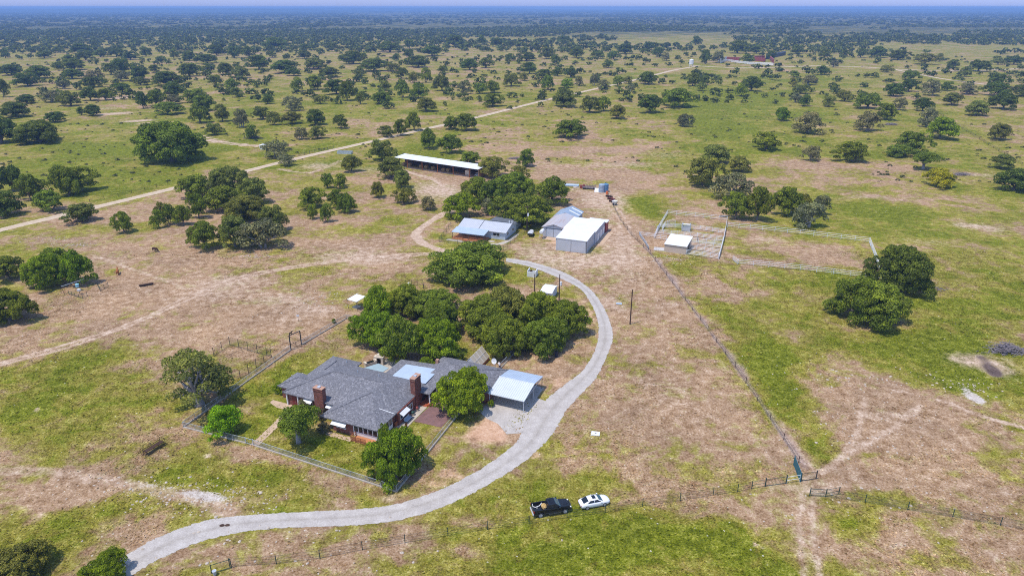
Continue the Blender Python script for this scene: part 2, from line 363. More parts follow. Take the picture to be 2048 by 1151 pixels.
# soft patches: photo place (u, v), half sizes, strength; turned into ground ellipses
GREEN = [(1300,1100,120,40,.15),(1560,790,30,50,.25),(80,300,110,30,.55),(200,305,90,28,.4),(260,375,110,25,.5),(60,350,110,30,.4),(420,300,160,40,.25),(150,250,160,35,.15),(560,240,200,50,.12),
 (330,330,90,25,.4),(560,330,80,14,.3),(760,300,120,20,.25),(880,285,60,16,.4),(860,320,60,12,.4),(700,205,300,45,.12),(1090,372,60,14,.6),(1180,365,40,8,.3),
 (130,735,130,45,.55),(50,810,120,60,.6),(200,820,120,45,.35),(100,890,110,40,.35),(250,770,70,30,.25),(190,700,60,20,.3),(60,640,50,25,.2),(110,610,60,20,.25),
 (180,1040,90,50,.35),(60,1090,110,60,.35),(420,960,140,45,.2),(330,870,100,30,.15),(560,970,120,30,.2),
 (1310,430,40,32,.7),(1285,400,25,18,.55),(1350,455,20,20,.3),(1400,545,60,20,.4),(1480,560,90,25,.25),(1600,570,120,30,.2),(1430,630,40,40,.3),(1500,690,40,45,.25),
 (1570,780,50,70,.45),(1620,880,45,45,.55),(1530,700,40,60,.4),(1850,620,160,90,.30),(1960,540,110,50,.42),(1900,700,120,40,.42),(1990,760,90,30,.5),(1880,760,50,30,.55),(1700,690,110,40,.22),
 (1640,430,120,26,.4),(1850,450,150,50,.40),(1700,410,120,24,.4),(1780,500,70,60,.35),(1420,215,90,30,.55),(1440,250,70,24,.5),(1500,190,150,22,.5),(1560,160,180,12,.35),(1480,290,90,26,.4),(1620,240,160,30,.2),
 (1360,290,60,24,.2),(1350,340,80,20,.3),(1420,380,70,22,.25),(1560,330,130,30,.2),(1900,330,140,40,.2),(1850,270,150,40,.15),(1950,390,90,40,.3),
 (1250,1080,240,50,.5),(1380,1060,90,40,.45),(1150,1130,160,30,.3),(1480,1110,70,50,.35),(1700,1060,70,55,.45),(1640,1110,60,45,.3),(1950,1120,110,40,.5),(1850,1010,150,22,.38),(1990,1050,90,20,.3),(1780,1000,100,20,.2),
 (1760,905,120,8,.35),(1860,915,120,9,.35),(1950,940,90,10,.3),(1130,890,70,30,.2),(1240,895,40,18,.35),(1160,960,90,20,.2),(1000,1000,120,20,.15),
 (640,880,50,20,.35),(600,740,110,30,.25),(820,590,90,18,.25),(720,560,60,14,.2),(1190,500,22,8,.5),(880,470,22,10,.5),(985,482,16,6,.5),(940,445,40,12,.3),(600,655,30,10,.2),(800,560,90,10,.2),
 (670,870,40,14,.5),(730,915,50,22,.2)]
DRY = [(420,540,330,75,.30),(300,620,280,60,.28),(600,640,120,40,.28),(480,440,200,50,.2),(750,380,140,30,.25),(650,480,160,30,.25),(1230,570,140,110,.34),(1330,780,160,170,.36),(1450,880,120,110,.36),
 (1130,900,130,60,.16),(1020,320,220,45,.28),(1230,340,120,40,.32),(1180,280,160,25,.22),(1600,260,150,10,.3),(1700,330,200,14,.35),(1900,390,150,14,.3),(1500,360,150,12,.2),
 (1760,840,170,50,.38),(1900,890,160,40,.36),(1690,960,110,40,.38),(1560,1010,110,40,.42),(1620,1060,60,60,.4),(1800,1100,110,30,.35),(1950,1010,60,14,.15),(1420,1090,60,20,.1),
 (500,1110,200,40,.36),(700,1100,120,30,.32),(860,1085,120,20,.3),(430,900,60,30,.2),(60,1000,120,30,.35),(150,990,130,20,.3),(420,960,70,14,.2),(980,860,70,40,.25),
 (1600,500,140,28,.36),(1390,450,45,18,.3),(1450,510,30,16,.3),(1440,570,18,24,.4),(850,110,500,26,.12),(300,165,300,25,.1),(1170,420,70,50,.3),(950,1010,200,16,.15),(200,640,90,30,.2),
 (800,250,140,20,.15),(330,420,120,24,.15),(1530,480,60,20,.25),(1600,900,30,20,.1)]
BARE = [(1180,520,110,40,.16),(1250,560,60,90,.14),(900,385,40,20,.3),(1130,480,60,16,.25),(500,600,200,30,.14),(430,500,90,20,.15),(760,525,90,10,.2),(1400,500,60,18,.3),(1620,490,110,18,.14),(1640,960,60,24,.25),(1660,1000,40,20,.2),(1850,830,120,20,.14),(1240,470,45,70,.30),(1190,400,50,22,.42),(1130,520,90,18,.35),(1060,500,60,16,.3),(400,580,130,26,.22),(700,515,130,14,.35),(860,380,50,22,.4),(690,500,60,12,.2),(1330,800,70,40,.25),(1420,740,50,20,.2),(1500,880,60,30,.22),
 (560,600,70,12,.28),(640,620,60,14,.34),(560,640,70,20,.2),(460,560,90,16,.25),(230,520,100,16,.25),(1220,610,30,20,.3),(1270,700,40,12,.2),(1600,985,80,18,.35),(1570,1030,90,18,.2),(1730,860,80,14,.25),(1780,830,60,14,.3),(1540,480,40,6,.35),
 (1240,760,60,20,.2),(1950,800,60,10,.3),(1955,720,55,18,.5),(2015,742,40,16,.42),(1960,455,40,10,.5),(1850,485,70,10,.25),(640,330,60,8,.4),(740,340,60,10,.3),(1950,350,60,6,.35),(1240,395,30,20,.3),(1000,880,20,14,.2),(1350,610,30,6,.35),(780,1005,30,8,.4),
 (1750,395,120,6,.3),(1430,410,30,6,.3),(1090,330,130,12,.22),(1260,330,90,10,.3),(1330,310,70,10,.25),(1190,300,60,8,.2),(380,925,10,6,.5),(500,930,7,5,.5),(610,960,8,4,.5),(85,812,8,4,.5),(1540,1085,7,6,.6),(1700,954,10,5,.5),(1990,1098,12,9,.6),(1800,1110,60,18,.35),(1360,560,14,30,.25)]
RED = [(985,845,36,30,.75),(950,870,40,20,.6),(1000,870,25,20,.5),(900,945,50,18,.6),(870,970,40,12,.55),(1070,905,36,12,.6),(1020,950,30,8,.5),(1110,770,26,16,.5),(1130,755,30,16,.4),(1185,640,10,60,.5),(1180,710,10,30,.4),(860,375,40,16,.3),(680,1010,160,6,.4),(440,1022,60,6,.3),
 (1140,480,40,14,.3),(1105,485,30,8,.45),(1160,600,16,30,.4),(960,600,30,8,.4),(1010,715,30,12,.3),(1240,520,40,50,.12)]
WHITE = [(1935,790,24,13,.8),(1955,800,18,10,.75),(1925,775,12,8,.6),(380,988,50,12,.8),(300,975,60,10,.65),(420,1000,40,12,.75),(230,963,60,8,.5),(480,1005,70,18,.22),(560,985,50,14,.15),(110,480,40,10,.3),(660,600,50,14,.2),(500,512,30,6,.2),(600,1085,120,20,.12),(450,1090,80,20,.12),(1330,520,30,16,.2),(1400,640,20,40,.1),(1960,450,30,8,.3),
 (850,462,16,16,.35),(870,492,16,6,.35),(1700,760,60,8,.15),(1250,705,14,3,.6),(1970,1010,50,10,.08),(1700,1000,80,14,.06)]
BURN = [(1985,735,22,14,.9),(1965,715,18,9,.7),(1995,748,16,8,.8),(1945,700,14,6,.5)]
YARD_PX = [(370,855),(793,982),(925,820),(975,800),(1000,700),(900,640),(694,636)]
TRACKS = [  # worn wheel tracks (photo path, width m, twin ruts?, strength)
 ([(-60,742),(0,727),(140,690),(280,640),(390,590),(490,553),(600,532),(700,520),(850,508),(1000,508)], 2.4, 1, .58),
 ([(905,420),(885,428),(850,450),(832,468),(845,485),(880,500),(940,515)], 2.6, 0, .8),
 ([(790,335),(830,348),(870,360),(890,378),(905,395),(900,415)], 2.6, 0, .55),
 ([(1150,378),(1190,390),(1230,420),(1248,450),(1250,490),(1220,520),(1150,530)], 4.0, 1, .5),
 ([(1600,975),(1650,940),(1700,905),(1760,872),(1800,845),(1840,810)], 1.2, 0, .42),
 ([(1618,960),(1612,1040),(1616,1090),(1624,1160)], 2.4, 1, .45),
 ([(1640,955),(1600,905),(1560,840)], .8, 0, .4),
 ([(1610,965),(1660,930),(1690,905),(1720,850),(1730,800)], 1.0, 0, .4),
 ([(0,940),(90,942),(180,955),(260,968),(340,985),(420,1008),(460,1030)], 2.6, 0, .34),
 ([(262,185),(225,208),(222,222),(245,232),(290,245),(320,250)], 5.0, 0, .75),
 ([(385,268),(420,280),(470,288),(520,292)], 3.6, 0, .8),
 ([(185,510),(220,522),(270,540),(330,560),(400,590)], 1.4, 0, .4),
 ([(1320,600),(1325,650),(1345,720),(1380,800)], 1.8, 1, .2),
 ([(1790,780),(1880,800),(1960,830),(2060,858)], .7, 0, .7),
 ([(600,478),(700,492),(800,500)], 1.0, 0, .3),
 ([(560,338),(620,345),(680,322)], 3, 0, .35),
 ([(1190,440),(1160,470),(1100,500)], 3, 0, .3)]

def axis(lo, hi, step, far, n):
    core = np.arange(lo, hi+step*.5, step); g_ = step*(np.exp(np.linspace(0, 1, n)*math.log(1+far/step/6))-1)*6
    return np.concatenate([(lo-g_[1:])[::-1], core, hi+g_[1:]])
XS = axis(-130, 190, .75, 21000, 70); YS = axis(52, 340, .75, 21000, 110)
GX, GY = np.meshgrid(XS, YS)
def paint_maps(X, Y):
    out = {k: np.zeros_like(X) for k in 'gdrwkfm'}
    def blobs(lst, key, sgn=1):
        for u, v, ru, rv, s in lst:
            c = at(u, v); rx = abs(at(u+ru, v).x-c.x); ry = abs(at(u, max(v-rv, 30)).y-at(u, v+rv).y)/2
            # skew follows the line of sight only through the ground point itself
            q = ((X-c.x)/rx)**2+((Y-c.y)/ry)**2; i = q < 6
            out[key][i] += sgn*s*np.exp(-q[i]*1.1)
    wx, wy = (fbm(X, Y, 14, 50)-.5)*10, (fbm(X, Y, 14, 60)-.5)*10
    X0, Y0 = X, Y; X, Y = X+wx, Y+wy
    out['g'] += .43+np.where(Y > 330, .13, 0)+(fbm(X*.7, Y, 20, 301, 3)-.5)*np.where(Y < 900, .95, 0)-.07*np.clip((X-40)/20, 0, 1)*(Y < 300)
    blobs(GREEN, 'g'); blobs(DRY, 'g', -1); blobs(BARE, 'd'); X, Y = X0+wx*.3, Y0+wy*.3
    blobs(RED, 'r'); blobs(WHITE, 'w'); blobs(BURN, 'k'); X, Y = X0, Y0
    def segdist(P):
        best = np.full(X.shape, 1e9)
        for a, b in zip(P[:-1], P[1:]):
            dx, dy = b.x-a.x, b.y-a.y; L = dx*dx+dy*dy
            t_ = np.clip(((X-a.x)*dx+(Y-a.y)*dy)/L, 0, 1); best = np.minimum(best, np.hypot(X-a.x-t_*dx, Y-a.y-t_*dy))
        return best
    for path, wd, twin, s in TRACKS:
        P = smooth_path([at(*p) for p in path], 4); dd = segdist(P)+(fbm(X, Y, 5, 70)-.5)*1.2
        e = np.clip((wd/2+.5-dd)/.8, 0, 1)
        if twin: e = np.maximum(np.exp(-((dd-wd*.36)/.62)**2)*1.0, e*.5)
        out['d'] = np.maximum(out['d'], e*s); out['g'] -= e*.3*s
    poly = [at(*p) for p in YARD_PX]; ins = np.zeros(X.shape, bool)
    for a, b in zip(poly, poly[1:]+poly[:1]):
        cnd = ((a.y > Y) != (b.y > Y)) & (X < (b.x-a.x)*(Y-a.y)/(b.y-a.y+1e-9)+a.x); ins ^= cnd
    out['g'] += ins*.27
    out['d'] *= np.where(ins, .3, 1)
    # beside the long right-hand fence the grass is mown on the near side and stony on the far side
    fl = [at(*p) for p in RIGHT_FENCE]; dist = segdist(fl)
    fx = np.interp(Y, [p.y for p in fl[::-1]], [p.x for p in fl[::-1]]); side = X-fx
    st_ = np.clip((side+.1)/.4, 0, 1)*np.clip((1.7+(fbm(X, Y, 6, 71)-.5)*4-side)/1.0, 0, 1)*(Y < 205)*(Y > 92); out['m'] = st_; out['g'] -= .25*st_
    out['g'] += .12*np.exp(-((side-5)/3.0)**2)*(Y < 205)*(Y > 92)
    far = np.clip((Y-650)/1500, 0, 1); out['f'] = np.where(Y > 600, far*.62, 0)
    out['g'] = np.where(Y > 600, out['g']-.0*far, out['g'])
    return out
def smooth_path(P, n=6):
    o = []
    for i in range(len(P)-1):
        p0, p1, p2, p3 = P[max(i-1,0)], P[i], P[i+1], P[min(i+2,len(P)-1)]
        for k in range(n):
            t_ = k/n; o.append(.5*((2*p1)+(p2-p0)*t_+(2*p0-5*p1+4*p2-p3)*t_*t_+(3*p1-p0-3*p2+p3)*t_**3))
    return o+[P[-1]]
RIGHT_FENCE = [(1216,392),(1240,440),(1262,470),(1300,508),(1345,567),(1400,640),(1470,735),(1540,838),(1597,925)]
maps = paint_maps(GX, GY)
def pack(m): 
    cl = lambda a: np.clip(a, 0, 1.5); o = np.ones_like(m['g'])
    return (np.stack([cl(m['g']), cl(m['d']), cl(m['r']), o*0+cl(m['m'])], -1).reshape(-1, 4), np.stack([cl(m['w']), cl(m['k']), cl(m['f']), o], -1).reshape(-1, 4))
nx, ny = len(XS), len(YS); idx = np.arange(nx*ny).reshape(ny, nx)
quads = np.stack([idx[:-1,:-1], idx[:-1,1:], idx[1:,1:], idx[1:,:-1]], -1).reshape(-1, 4)
pa, pb = pack(maps)
me = np_mesh('ground', np.stack([GX, GY, np.zeros_like(GX)], -1).reshape(-1, 3), quads, M['ground'], {'pa': pa, 'pb': pb})
ground = bpy.data.objects.new('ground', me); C.objects.link(ground); tag(ground, kind='structure')

# low blue ridges on the horizon
def ridge(y, h, seed, x0, x1):
    n = 90; v = []; q = []; xs = np.linspace(x0, x1, n); hh = h*(.35+.65*fbm(xs+9000, xs*0+y, (x1-x0)/7, seed))*np.clip(np.minimum(xs-x0, x1-xs)/(x1-x0)*6, 0, 1)
    rows = [(-2200, 0), (-700, .55), (0, 1), (900, .5), (2400, -.02)]
    for dy, k in rows: v += [(x, y+dy, z*k-.5) for x, z in zip(xs, hh)]
    for r_ in range(len(rows)-1): q += [(r_*n+i, r_*n+i+1, (r_+1)*n+i+1, (r_+1)*n+i) for i in range(n-1)]
    nvv = len(v); return v, q
hv, hq = [], []
for a in ((11500, 62, 3, -13000, -1500), (15500, 66, 5, -16000, 3000), (13500, 50, 9, 500, 14000)):
    v, q = ridge(*a); q = [tuple(i+len(hv) for i in f) for f in q]; hv += v; hq += q
hm = plain('scrub_hillside', (.05,.065,.03), .95, 0, .4, .004, .05)
hills = bpy.data.objects.new('hills', np_mesh('hills', np.array(hv), np.array(hq), hm, smooth=True)); C.objects.link(hills); tag(hills, kind='structure')

# ------------------------------------------------------------------ driveway, dirt roads
def ribbon(name, L, Rr, mat, z, kind='structure', nac=10):
    def resample(P, n):
        P = smooth_path([Vector(p) for p in P], 8); d = [0]
        for a, b in zip(P[:-1], P[1:]): d.append(d[-1]+(b-a).length)
        o = []; j = 0
        for i in range(n):
            s = d[-1]*i/(n-1)
            while j < len(d)-2 and d[j+1] < s: j += 1
            t_ = (s-d[j])/max(d[j+1]-d[j], 1e-6); o.append(P[j].lerp(P[j+1], t_))
        return o
    n = 260; A, B = resample(L, n), resample(Rr, n); v = []; col = []; q = []
    for i in range(n):
        for k in range(nac+1):
            s = k/nac; p = A[i].lerp(B[i], s); v.append((p.x, p.y, z)); e = min(s, 1-s)*2
            wdt = (A[i]-B[i]).length; e1 = min(1, min(s, 1-s)*wdt/1.3); tr = math.exp(-((s-.5)/.09)**2)
            col.append((e1, tr, 0, 1))
    for i in range(n-1):
        for k in range(nac): q.append((i*(nac+1)+k, (i+1)*(nac+1)+k, (i+1)*(nac+1)+k+1, i*(nac+1)+k+1))
    o = bpy.data.objects.new(name, np_mesh(name, np.array(v), np.array(q), mat, {'edge': np.array(col)})); C.objects.link(o); return tag(o, kind=kind)
def widen(Lp, Rp, m):
    A = [at(*p) for p in Lp]; B = [at(*p) for p in Rp]; return A, B
INNER = [(196,1160),(236,1117),(300,1078),(370,1050),(430,1034),(520,1026),(620,1020),(700,1017),(780,1008),(850,988),(920,958),(980,922),(1022,890),(1044,858),(1062,830),(1095,793),(1130,766),(1165,738),(1191,691),(1194,645),(1180,607),(1156,576),(1097,548),(1055,533),(1012,524)]
OUTER = [(240,1175),(275,1146),(330,1115),(400,1086),(480,1066),(560,1057),(640,1054),(720,1051),(800,1041),(870,1021),(940,991),(1000,957),(1060,917),(1108,868),(1135,822),(1168,785),(1198,750),(1226,684),(1224,649),(1205,607),(1180,576),(1132,545),(1069,524),(1045,519),(1012,515)]
A, B = widen(INNER, OUTER, .4); ribbon('driveway', A, B, M['gravel'], .02)
def centre_road(name, path, wds, mat, z):
    P = smooth_path([at(*p) for p in path], 5); n = len(P); A = []; B = []
    for i, p in enumerate(P):
        d = (P[min(i+1,n-1)]-P[max(i-1,0)]).normalized(); s = Vector((-d.y, d.x, 0)); w_ = wds[0]+(wds[1]-wds[0])*i/(n-1)
        A.append(p+s*w_/2); B.append(p-s*w_/2)
    return ribbon(name, A, B, mat, z, nac=8)
centre_road('dirt_road', [(-90,486),(0,460),(100,436),(200,412),(300,388),(390,366),(480,345),(560,325),(640,306),(760,279),(850,258),(960,233),(1080,203),(1190,178),(1290,155),(1350,140),(1400,132)], (5.0,5.5), M['dirt'], .012)
centre_road('far_dirt_road', [(1380,131),(1430,134),(1500,136),(1600,133),(1640,132),(1720,134),(1800,139),(1880,141),(1960,141),(2060,137),(2200,134)], (7,8), M['dirt'], .03)
centre_road('far_dirt_track', [(1786,139),(1830,147),(1880,157),(1940,165),(1985,171)], (6,5), M['dirt'], .045)

def quads_from(cen, nor, size, r_, asp=.8):
    n = len(cen); a = np.cross(nor, r_.normal(size=(n, 3))); a /= np.linalg.norm(a, axis=1, keepdims=True)+1e-9; b = np.cross(nor, a)
    a = a*size[:, None]*.5; b = b*size[:, None]*.5*asp
    return np.stack([cen-a-b, cen+a-b*.6, cen+a*.7+b, cen-a*.8+b*.9], 1).reshape(-1, 3)
# ------------------------------------------------------------------ grass tufts (uncountable ground cover)
def tufts(n, x0, x1, y0, y1, seed):
    r_ = np.random.default_rng(seed); y = y0+(y1-y0)*r_.random(n)**1.5; x = x0+(x1-x0)*r_.random(n)
    keep = np.abs(x) < y*.80+14; x, y = x[keep], y[keep]
    mp_ = paint_maps(x, y); nz = fbm(x, y, 9, 33); p = np.clip((mp_['g']+nz-.55)*1.9, .1, 1)*np.clip(1-1.4*mp_['d']-1.2*mp_['r']-mp_['w']-mp_['k'], 0, 1)
    keep = r_.random(len(x)) < p
    dl = np.full(x.shape, 1e9)      # keep off the driveway
    PA = smooth_path([(at(*a)+at(*b))/2 for a, b in zip(INNER, OUTER)], 4)
    for a, b in zip(PA[:-1], PA[1:]):
        dx, dy = b.x-a.x, b.y-a.y; t_ = np.clip(((x-a.x)*dx+(y-a.y)*dy)/(dx*dx+dy*dy+1e-9), 0, 1); dl = np.minimum(dl, np.hypot(x-a.x-t_*dx, y-a.y-t_*dy))
    keep &= dl > 3.0
    c0 = at(*HOUSE_O); ca, sa_ = math.cos(R(-23)), math.sin(R(-23)); la = (x-c0.x)*ca+(y-c0.y)*sa_; lb = -(x-c0.x)*sa_+(y-c0.y)*ca
    keep &= ~((la > -26) & (la < 20) & (lb > 0) & (lb < 29))
    x, y = x[keep], y[keep]; pa_, pb_ = pack({k: v[keep] for k, v in mp_.items()})
    n = len(x); s = (.08+.17*r_.random(n)**2)*(.7+.6*nz[keep]); th = r_.random(n)*6.283; el = R(58)+R(32)*r_.random(n)
    nrm = np.stack([np.cos(th)*np.cos(el), np.sin(th)*np.cos(el), np.sin(el)], -1); c = np.stack([x, y, .02+s*.45*np.cos(el)], -1)
    v = quads_from(c, nrm, s*1.5, r_)
    return v, np.arange(n*4).reshape(-1, 4), np.repeat(pa_, 4, 0), np.repeat(pb_, 4, 0)
HOUSE_O = (758.1, 860.8)
tv, tq, ta, tb = tufts(520000, -120, 150, 55, 200, 5)
o = bpy.data.objects.new('grass', np_mesh('grass', tv, tq, M['grass'], {'pa': ta, 'pb': tb})); C.objects.link(o); tag(o, 'short pasture grass growing in tufts over the near ground', 'grass', kind='stuff')
# ------------------------------------------------------------------ trees
def crown_arrays(seed, ncl, nleaf, leaf, H=1.15, low=.1, lob=.22, grey=.12, cr=(.26,.40)):
    """crown of nominal radius 1 and height H: leaf sprays on many overlapping clumps"""
    r_ = np.random.default_rng(seed); ph = r_.random(4)*6.28
    cl = []; tries = 0
    while len(cl) < ncl and tries < 6000:
        tries += 1; az = r_.random()*6.283; zz = low+(1-low)*r_.random()**.8
        lobe = 1+lob*(math.sin(2*az+ph[0])*.5+math.sin(3*az+ph[1])*.5+math.sin(5*az+ph[2])*.35)
        prof = math.sqrt(max(0, 1-((zz-.28)/.76)**2)) if zz > .28 else 1-((.28-zz)/.28)**2*.22
        rr = (prof*lobe)*((.56+.3*r_.random()) if r_.random() < .85 else .4*r_.random()); s = cr[0]+(cr[1]-cr[0])*r_.random()
        p = np.array([math.cos(az)*rr, math.sin(az)*rr, zz*(H-.12)])
        if all(np.linalg.norm((p-q)*[1,1,1.2]) > .85*min(s, t_) for q, t_ in cl): cl.append((p, s))
    V = []; LC = []
    tot = sum(s*s for _, s in cl)
    for p, s in cl:
        n = max(6, int(nleaf*s*s/tot)); d = r_.normal(size=(n, 3)); d /= np.linalg.norm(d, axis=1, keepdims=True)
        d[:, 2] = np.where(d[:, 2] < -.35, -d[:, 2], d[:, 2]); sub = 1+.16*np.sin(d[:, 0]*7+ph[3]+p[0]*9)*np.sin(d[:, 1]*7+p[1]*7)
        rad = s*sub*(.74+.28*r_.random(n)**.7)
        c = p+d*rad[:, None]*np.array([1, 1, .72]); nr = d*.8+r_.normal(size=(n, 3))*.5+np.array([0, 0, .25]); nr /= np.linalg.norm(nr, axis=1, keepdims=True)
        V.append(quads_from(c, nr, leaf*(.6+.8*r_.random(n)), r_))
        tone = np.clip(.42+.13*r_.normal()+.20*r_.normal(size=n)+.10*d[:, 2]*0, 0, 1); gr = np.where(r_.random(n) < grey, r_.random(n), 0)*(1 if r_.random() < .6 else 2)
        LC.append(np.repeat(np.stack([tone, np.clip(gr, 0, 1), tone*0, tone*0+1], -1), 4, 0))
    V = np.concatenate(V); k = 1/np.percentile(np.abs(V[:, :2]), 99.6); kz = H/np.percentile(V[:, 2], 99.7); V = V*np.array([k, k, kz])
    return V, np.concatenate(LC), [(p*np.array([k, k, kz]), s) for p, s in cl]
def crown_mesh(name, *a, **k):
    v, lc, cl = crown_arrays(*a, **k); return np_mesh(name, v, np.arange(len(v)).reshape(-1, 4), M['leaf'], {'lc': lc}), cl
def trunk_mesh(name, seed, cl, fork=.16, rad=.06, nl=9, mat='bark', stems=1):
    r_ = random.Random(seed); g = G()
    ends = sorted(cl, key=lambda c: -c[1])[:nl*2]; r_.shuffle(ends); ends = ends[:nl]
    for s in range(stems):
        ox, oy = (0, 0) if stems == 1 else (r_.uniform(-.16, .16), r_.uniform(-.16, .16)); top = Vector((ox*1.6+r_.uniform(-.04,.04), oy*1.6, fork))
        q = rad/(1 if stems == 1 else 1.5)
        g.tube([(ox, oy, -.03), (ox, oy, fork*.25), tuple(top*.7+Vector((ox,oy,0))*.3), tuple(top)], [q*1.5, q*1.1, q, q*.9], 7)
        for p, sz in ends[s::stems]:
            e = Vector(p)*.96; m1 = top.lerp(e, .35)+Vector((r_.uniform(-.06,.06), r_.uniform(-.06,.06), r_.uniform(-.02,.09))); m2 = top.lerp(e, .7)+Vector((r_.uniform(-.08,.08), r_.uniform(-.08,.08), r_.uniform(-.03,.06)))
            g.tube([tuple(top-Vector((0,0,.03))), tuple(m1), tuple(m2), tuple(e)], [q*.62, q*.42, q*.26, q*.1], 5)
            f = m2+Vector((r_.uniform(-.2,.2), r_.uniform(-.2,.2), r_.uniform(.02,.18))); g.tube([tuple(m2), tuple(f)], [q*.22, q*.08], 4)
    return g.mesh(name, M[mat], True)
TPL = {}
def make_templates():
    for i in range(5):      # large near crowns
        me_, cl = crown_mesh('crown', 100+i, 150, 48000, .034, H=1.2, lob=.45, cr=(.10,.23)); TPL['L', i] = (me_, trunk_mesh('trunk', i, cl))
    for i in range(6):      # medium
        me_, cl = crown_mesh('crown', 200+i, 66, 15000, .050, H=1.3, low=.16, lob=.5, cr=(.14,.29)); TPL['M', i] = (me_, trunk_mesh('trunk', 20+i, cl, .2, .065, 7, stems=1+i % 2))
    for i in range(6):      # far or small
        me_, cl = crown_mesh('crown', 300+i, 24, 2600, .098, H=1.3, low=.16, lob=.45, cr=(.26,.44)); TPL['S', i] = (me_, trunk_mesh('trunk', 40+i, cl, .22, .07, 5, stems=1+i % 2))
    for i in range(3):      # sparse grey crowns, limbs show
        me_, cl = crown_mesh('crown', 400+i, 30, 5200, .062, H=1.3, low=.14, lob=.4, grey=.45, cr=(.18,.32)); TPL['Y', i] = (me_, trunk_mesh('trunk', 60+i, cl, .24, .075, 14, 'bark_pale', stems=1+i % 3))
    for i in range(2):      # crown lifted clear of a stout trunk
        me_, cl = crown_mesh('crown', 600+i, 60, 17000, .042, H=1.3, low=.5, lob=.4, cr=(.14,.28)); TPL['T', i] = (me_, trunk_mesh('trunk', 80+i, cl, .34, .085, 12, 'bark_pale'))
    for i in range(2):      # big open crown with pale limbs showing
        me_, cl = crown_mesh('crown', 500+i, 27, 9500, .036, H=1.2, low=.2, lob=.45, cr=(.13,.25)); TPL['O', i] = (me_, trunk_mesh('trunk', 70+i, cl, .26, .085, 34, 'bark_pale'))
make_templates()
TINT = {'d': (.115,.150,.024), 'o': (.195,.205,.046), 'g': (.185,.255,.012), 'y': (.205,.20,.105), 'k': (.42,.39,.02), 'b': (.175,.215,.024), 'e': (.18,.34,.010)}
TINTW = {'d': 'dark green', 'o': 'olive green', 'g': 'fresh green', 'y': 'grey-green', 'k': 'yellow-green', 'b': 'mid green', 'e': 'bright green'}
TILE = {'A': (0,0,2.877), 'B': (680,0,2.877), 'C': (1348,0,2.877), 'D': (0,350,2.877), 'E': (680,350,2.877), 'F': (1348,350,2.877), 'G': (0,751,2.877), 'S': (760,680,5.756), 'T': (400,620,5.756), 'Q': (280,700,4.796), 'W': (640,800,5.754), 'Y': (680,560,6.394), 'P': (0,0,1)}
